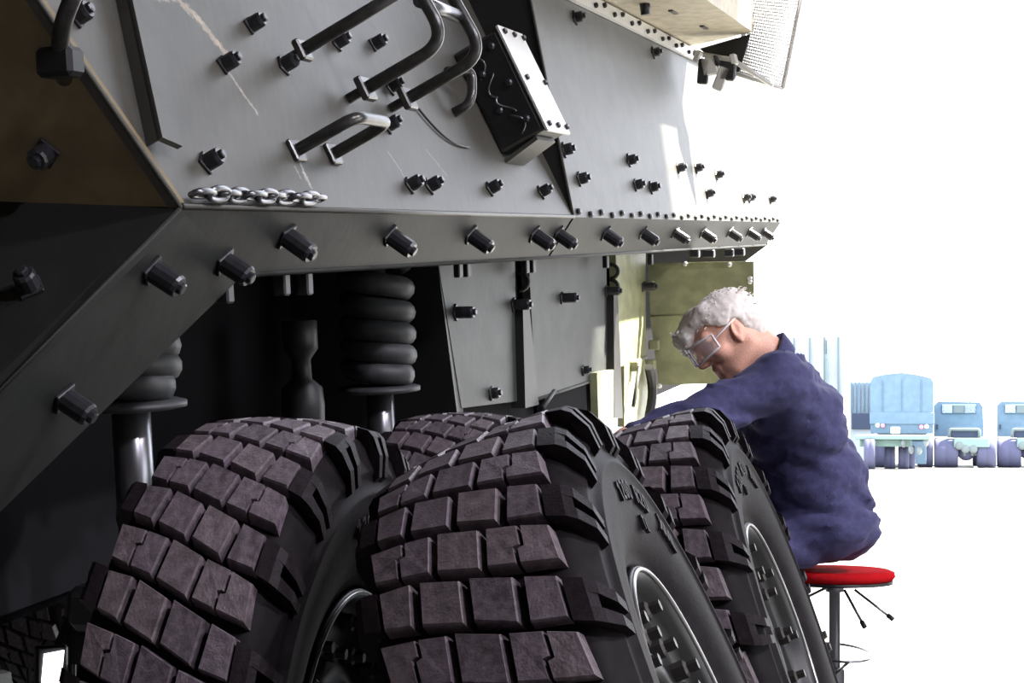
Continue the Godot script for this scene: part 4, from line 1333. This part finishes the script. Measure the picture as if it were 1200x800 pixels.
	for row in 4:
		var ring := []
		for k in 40:
			var a := TAU * k / 40
			var rr: float = [0.078, 0.083, 0.087, 0.080][row]
			ring.append(nape + nd * ([-0.012, 0.012, 0.036, 0.040][row] + 0.012 * cos(a)) + cx * rr * cos(a) + cz * rr * 1.06 * sin(a))
		cr.append(ring)
	for row in 3:
		for k in 40:
			var k2 := (k + 1) % 40
			co.quad(cr[row][k], cr[row][k2], cr[row + 1][k2], cr[row + 1][k], cr[row][k] - nape if row < 2 else nd)
	for k in 40:      # inner face
		var k2 := (k + 1) % 40
		co.quad(cr[3][k], cr[3][k2], cr[0][k2] + (nape - cr[0][k2]) * 0.08, cr[0][k] + (nape - cr[0][k]) * 0.08, nape - cr[3][k])
	put("collar", co.done(), M.navy, W)
	# seams
	# --- hair
	var ha := Field.new()
	var hn := FastNoiseLite.new(); hn.seed = 12; hn.frequency = 48.0; hn.fractal_octaves = 3
	ha.noise = hn; ha.amp = 0.0035
	ha.ell(H.call(0, 0.030, -0.010), Vector3(0.086, 0.084, 0.102), hb, 0.02)
	ha.ell(H.call(0.0, -0.01, -0.055), Vector3(0.076, 0.075, 0.055), hb, 0.02)
	for s in [-0.055, -0.03, -0.005]:
		ha.cap(H.call(s, 0.080, 0.055), H.call(s, 0.050, 0.106), 0.026, 0.022, 0.02)
		ha.cap(H.call(s, 0.050, 0.106), H.call(s - 0.005, 0.014, 0.112), 0.021, 0.013, 0.02)
	ha.cap(H.call(0.03, 0.082, 0.04), H.call(0.02, 0.070, 0.075), 0.026, 0.016, 0.02)
	# bare face, temples and ears
	ha.ell(H.call(0.045, -0.03, 0.085), Vector3(0.06, 0.085, 0.075), hb, 0.01, true)
	ha.ell(H.call(0.075, -0.035, 0.04), Vector3(0.05, 0.055, 0.06), hb, 0.01, true)
	ha.ell(H.call(0.088, -0.006, 0.002), Vector3(0.03, 0.034, 0.022), hb, 0.008, true)
	ha.ell(H.call(-0.075, -0.035, 0.04), Vector3(0.04, 0.055, 0.06), hb, 0.01, true)
	ha.ell(H.call(-0.088, -0.006, 0.002), Vector3(0.03, 0.034, 0.022), hb, 0.008, true)
	ha.ell(H.call(0, -0.075, 0.06), Vector3(0.09, 0.075, 0.09), hb, 0.01, true)
	ha.ell(H.call(0, -0.125, -0.02), Vector3(0.09, 0.06, 0.10), hb, 0.01, true)
	var HR := put("hair", field_mesh([[ha, hc - Vector3(0.19, 0.17, 0.14), hc + Vector3(0.17, 0.17, 0.14), 0.004]]), M.hair, W)
	# loose tufts along the outline
	var tf := MB.new(true)
	var r2 := RandomNumberGenerator.new(); r2.seed = 21
	for k in 320:
		var a := r2.randf_range(-1.3, 1.9); var s := r2.randf_range(-0.9, 0.75)
		var d := Vector3.ZERO
		var fz := sin(a) * -1.0
		d = Vector3(0.086 * s, 0.084 * cos(a) * sqrt(1 - s * s), 0.102 * fz * sqrt(1 - s * s))
		var p: Vector3 = H.call(d.x, 0.030 + d.y, -0.010 + d.z)
		var o := (hb * (d / Vector3(0.0076, 0.0102, 0.0108))).normalized()
		var tg := (hb * Vector3(r2.randf_range(-0.5, 0.5), -0.4, 0.9 * r2.randf_range(-1, 1))).normalized()
		var e := p + o * r2.randf_range(0.001, 0.005) + tg * r2.randf_range(0.006, 0.018)
		tf.tube([p - o * 0.004, (p + e) * 0.5 + o * 0.003, e], [0.002, 0.0016, 0.0004], 4)
	for k in 70:
		var s := r2.randf_range(-0.075, 0.008)
		var p: Vector3 = H.call(s, r2.randf_range(0.02, 0.09), r2.randf_range(0.112, 0.125))
		var e := p + hb * Vector3(r2.randf_range(-0.01, 0.006), r2.randf_range(-0.016, 0.004), r2.randf_range(0.004, 0.012))
		tf.tube([p, (p + e) * 0.5 + hf * 0.002, e], [0.0022, 0.0018, 0.0004], 4)
	tag(put("tufts", tf.done(), M.hair, HR), "", "", "", "stuff")
	for s in [-1.0, 1.0]:
		var eb := MB.new(true)
		eb.tube([H.call(0.016 * s, 0.024, 0.096), H.call(0.034 * s, 0.029, 0.094), H.call(0.050 * s, 0.022, 0.084)], [0.0035, 0.0045, 0.002], 6)
		put("eyebrow", eb.done(), M.hair, W)
	# --- safety glasses
	var G := Node3D.new(); G.name = "safety_glasses"; W.add_child(G)
	var lp := func(t: float, u: float) -> Vector3:
		var ph := t * 1.25
		return H.call(0.078 * sin(ph) / sin(1.25), u, 0.072 + 0.060 * (cos(ph) - cos(1.25)) / (1 - cos(1.25)))
	for s in [-1.0, 1.0]:
		var lb := MB.new(true)
		for k in 10:
			var t0: float = s * lerpf(0.08, 1.0, k / 10.0); var t1: float = s * lerpf(0.08, 1.0, (k + 1) / 10.0)
			var b0: float = lerpf(-0.030, -0.016, absf(t0)) ; var b1: float = lerpf(-0.030, -0.016, absf(t1))
			lb.quad(lp.call(t0, b0), lp.call(t1, b1), lp.call(t1, 0.024), lp.call(t0, 0.024), hf + hs * t0)
		put("lens", lb.done(), M.lens, G)
		var rim := []
		for k in 11: rim.append(lp.call(s * lerpf(0.08, 1.0, k / 10.0), 0.025))
		for k in 11: rim.append(lp.call(s * lerpf(1.0, 0.08, k / 10.0), lerpf(-0.016, -0.030, k / 10.0)))
		var fr := MB.new(true); fr.tube(rim, 0.0034, 6, false, true)
		put("frame", fr.done(), M.white_frame, G)
		var te := MB.new(true); te.tube([lp.call(s, 0.010), H.call(0.080 * s, 0.018, 0.02), H.call(0.078 * s, 0.026, -0.03)], 0.0028, 6)
		put("temple_arm", te.done(), M.white_frame, G)
	var br := MB.new(true); br.tube([lp.call(-0.08, 0.012), lp.call(0.0, 0.014), lp.call(0.08, 0.012)], 0.0028, 6)
	put("bridge", br.done(), M.white_frame, G)
	# --- boots
	for q in [anl, anr]:
		var bo := Field.new()
		var an: Vector3 = q
		bo.cap(an + Vector3(0.02, -0.05, 0), an + Vector3(-0.15, -0.062, 0), 0.048, 0.036, 0.03)
		bo.cap(an + Vector3(0, 0.04, 0), an + Vector3(0.015, -0.04, 0), 0.048, 0.046, 0.03)
		bo.planes.append(Plane(Vector3(0, -1, 0), -0.002))
		put("boot", field_mesh([[bo, an + Vector3(-0.24, -0.104, -0.08), an + Vector3(0.11, 0.13, 0.08), 0.01]]), M.boot, W)

# ------------------------------------------------------------------ parked trucks
const TD := 65.0
const GY := -0.57
var TS := 1.0
func tw(px: float, py: float, dz := 0.0) -> Vector3:
	return Vector3((px - 600.0) / F * TD * TS, EYE + (HY - py) / F * TD * TS, -TD - dz)
func tbox(called: String, x0, y0, x1, y1, z0: float, z1: float, m: Material, parent: Node3D, bev := 0.03) -> MeshInstance3D:
	var a := tw(x0, y1, z0) - parent.position; var b := tw(x1, y0, z1) - parent.position
	var lo := Vector3(minf(a.x, b.x), minf(a.y, b.y), minf(a.z, b.z)); var hi := Vector3(maxf(a.x, b.x), maxf(a.y, b.y), maxf(a.z, b.z))
	var k := MB.new(); k.box(hi - lo, Transform3D(Basis.IDENTITY, (lo + hi) * 0.5), bev)
	return put(called, k.done(), m, parent)
func twheel(cx: float, w: float, r: float, z: float, parent: Node3D):
	var k := MB.new(true)
	var hw := w * 0.5 / F * TD
	k.lathe([Vector2(0.25, -hw * 0.8), Vector2(r * 0.93, -hw), Vector2(r, -hw * 0.8), Vector2(r, -0.03), Vector2(r * 0.97, 0.0), Vector2(r, 0.03), Vector2(r, hw * 0.8), Vector2(r * 0.93, hw), Vector2(0.25, hw * 0.8)], 28, along(Vector3(1, 0, 0), Vector3(tw(cx, 0).x, GY + r, -TD - z) - parent.position))
	put("wheel", k.done(), M.truck_tire, parent)

# turn a far vehicle so that its tail faces the hangar door squarely
func face(o: Node3D):
	o.rotation.y = -atan2(o.position.x, -o.position.z)

func tthing(called: String, label: String, px: float, dz := 0.0) -> Node3D:
	var p := tw(px, 0, dz)
	return thing(called, label, "truck", Transform3D(Basis.IDENTITY, Vector3(p.x, GY, p.z)))

func trucks():
	# covered truck, seen from behind
	var C := tthing("covered_truck", "truck with an arched canvas cover, tinted pale blue for haze, tail facing the hangar", 1056)
	var pr := []
	for q in [[1021, 494], [1021, 446], [1024, 441], [1040, 438], [1057, 436.5], [1074, 439], [1090, 443], [1093, 449], [1093, 494]]:
		pr.append(tw(q[0], q[1]) - C.position)
	var cb := MB.new(); cb.slab(pr, Vector3(0, 0, -5.5))
	put("canvas_cover", cb.done(), M.truck_blue, C)
	for x in [1035, 1057, 1079]:
		tbox("cover_seam", x - 0.5, 445, x + 0.5, 482, -0.03, 0.05, M.truck_blue_dark, C, 0.0)
	tbox("tailgate", 1020, 483, 1094, 497, -0.06, 0.1, M.truck_blue, C)
	tbox("bed", 1021, 493, 1093, 508, 0.0, 5.5, M.truck_blue_dark, C)
	tbox("number_plate", 1044, 500, 1055, 508, -0.08, 0.02, M.lamp_white, C)
	for q in [[1029, 498, "w"], [1035, 498.5, "r"], [1079, 500, "r"], [1085, 499.5, "w"]]:
		var k := MB.new(true); k.lathe([Vector2(0.085, 0), Vector2(0.085, 0.05), Vector2(0.05, 0.08)], 14, along(Vector3(0, 0, 1), tw(q[0], q[1]) - C.position + Vector3(0, 0, 0.0)))
		put("tail_light", k.done(), M.lamp_red if q[2] == "r" else M.lamp_white, C)
	tbox("mud_flap", 1067, 506, 1085, 544, 0.4, 0.46, M.truck_blue_dark, C)
	tbox("chassis", 1030, 506, 1084, 518, 0.4, 6.0, M.truck_dark, C)
	for z in [1.2, 2.6]:
		twheel(1030, 18, 0.58, z, C); twheel(1084, 18, 0.58, z, C)
	tbox("cab", 1026, 462, 1088, 512, 6.0, 7.8, M.truck_blue_dark, C)
	twheel(1031, 12, 0.58, 7.0, C); twheel(1083, 12, 0.58, 7.0, C)
	face(C)
	# low flatbed trailer in front of it
	var L := thing("flatbed_trailer", "low pale green flatbed trailer in front of the covered truck", "trailer", Transform3D(Basis.IDENTITY, Vector3(tw(1035, 0).x, GY, -TD + 2.2)))
	tbox("deck", 990, 509, 1072, 514, -3.6, -0.8, M.truck_green, L)
	tbox("side_rail", 995, 514, 1052, 522, -3.2, -1.2, M.truck_green, L)
	for x in [1043, 1051, 1060, 1067]:
		var k := MB.new(true); k.lathe([Vector2(0.05, -0.05), Vector2(0.16, -0.02), Vector2(0.16, 0.02), Vector2(0.05, 0.05)], 14, along(Vector3(1, 0, 0.6), tw(x, 517 + (x * 5) % 11, -3.4) - L.position))
		put("coupling", k.done(), M.truck_pale, L)
	for q in [[1006, 0.62, -3.3], [1028, 0.44, -2.2], [1043, 0.44, -2.2], [1050, 0.44, -2.0]]:
		twheel(q[0], 12, q[1], q[2], L)
	face(L)
	# two tractor trucks seen from behind
	for t in [[0.0, "tractor truck, tinted pale blue for haze, with its cab window and bare twin-tyre axle, beside the covered truck", "tractor_truck"], [74.0, "right-most tractor truck, tinted pale blue for haze, cut off by the picture edge", "tractor_truck"]]:
		var o: float = t[0]
		var T := tthing(t[2], t[1], 1123 + o)
		var q2 := []
		for q in [[1094, 512], [1094, 474], [1099, 469], [1148, 470], [1152, 476], [1153, 512]]:
			q2.append(tw(q[0] + o, q[1], 3.0) - T.position)
		var kb := MB.new(); kb.slab(q2, Vector3(0, 0, -1.9))
		put("cab", kb.done(), M.truck_blue, T)
		var wn := tbox("rear_window", 1103 + o, 472.5, 1144 + o, 484, 2.93, 3.0, M.truck_blue_dark, T)
		for k in 3:
			tbox("pane", 1104 + o + k * 13.5, 473.5, 1116 + o + k * 13.5, 483, 2.88, 2.93, M.truck_glass if k != 1 else M.truck_pale, T, 0.0)
		tbox("door_seam", 1097 + o, 497, 1099 + o, 503, 2.94, 3.0, M.truck_dark, T, 0.0)
		tbox("aerial", 1136.5 + o, 450, 1137.5 + o, 470, 3.5, 3.53, M.truck_pale, T, 0.0)
		tbox("chassis", 1118 + o, 513, 1158 + o, 524, 0.0, 4.5, M.truck_green, T)
		var fr := MB.new(true)
		fr.tube(smooth_path([tw(1112 + o, 513, 0.4) - T.position, tw(1113 + o, 503, 0.4) - T.position, tw(1147 + o, 503, 0.4) - T.position, tw(1147 + o, 513, 0.4) - T.position], 6, 0.1), 0.06, 8)
		put("headboard_frame", fr.done(), M.truck_pale, T)
		tbox("headboard", 1114 + o, 504, 1146 + o, 513, 0.5, 0.6, M.truck_dark, T)
		twheel(1109 + o, 28, 0.56, 0.6, T); twheel(1155 + o, 22, 0.56, 0.6, T)
		twheel(1100 + o, 12, 0.56, 4.0, T); twheel(1146 + o, 12, 0.56, 4.0, T)
		var ax := MB.new(true)
		ax.lathe([Vector2(0.09, -1.0), Vector2(0.1, -0.35), Vector2(0.27, -0.15), Vector2(0.30, 0.0), Vector2(0.27, 0.15), Vector2(0.1, 0.35), Vector2(0.09, 1.0)], 16, along(Vector3(1, 0, 0), Vector3(tw(1132 + o, 0).x, GY + 0.56, -TD - 0.5) - T.position))
		put("axle", ax.done(), M.truck_tire, T)
		for x in [1128, 1137, 1141]:
			tbox("spring_bracket", x + o, 518, x + 4 + o, 534, 0.2, 0.5, M.truck_pale, T)
		for x in [1124, 1131, 1140]:
			var k := MB.new(true); k.lathe([Vector2(0.06, 0), Vector2(0.16, 0.03), Vector2(0.16, 0.1), Vector2(0.06, 0.12)], 14, along(Vector3(0, 0, 1), tw(x + o, 520 + (x * 7) % 9, 0.1) - T.position))
			put("coupling", k.done(), M.truck_pale, T)
		face(T)
	# shipping boxes behind the worker
	TS = (TD + 6.0) / TD
	var B := thing("shipping_container", "tall white ribbed container half hidden behind the worker's back", "container", Transform3D(Basis.IDENTITY, Vector3(tw(960, 0).x, GY, -TD - 6.0)))
	tbox("box", 922, 394, 988, 546, 6.0, 8.4, M.container, B)
	for x in [930, 948, 965, 981]:
		tbox("post", x, 395, x + 2.0, 545, 5.8, 6.0, M.truck_pale, B, 0.0)
	tbox("door_bar", 967.5, 399, 968.5, 415, 5.7, 5.8, M.truck_dark, B, 0.0)
	tbox("door_bar", 967.5, 420, 968.5, 450, 5.7, 5.8, M.truck_green, B, 0.0)
	face(B)
	TS = (TD + 9.0) / TD
	var R := thing("corrugated_container", "pale corrugated container between the white container and the covered truck", "container", Transform3D(Basis.IDENTITY, Vector3(tw(1008, 0).x, GY, -TD - 9.0)))
	tbox("box", 996, 447, 1024, 546, 9.0, 14.0, M.container, R)
	for k in 6: tbox("rib", 997 + k * 4.4, 448, 999 + k * 4.4, 484, 8.85, 9.0, M.truck_blue, R, 0.0)
	tbox("underframe", 998, 484, 1022, 503, 8.8, 9.0, M.truck_dark, R)
	face(R)
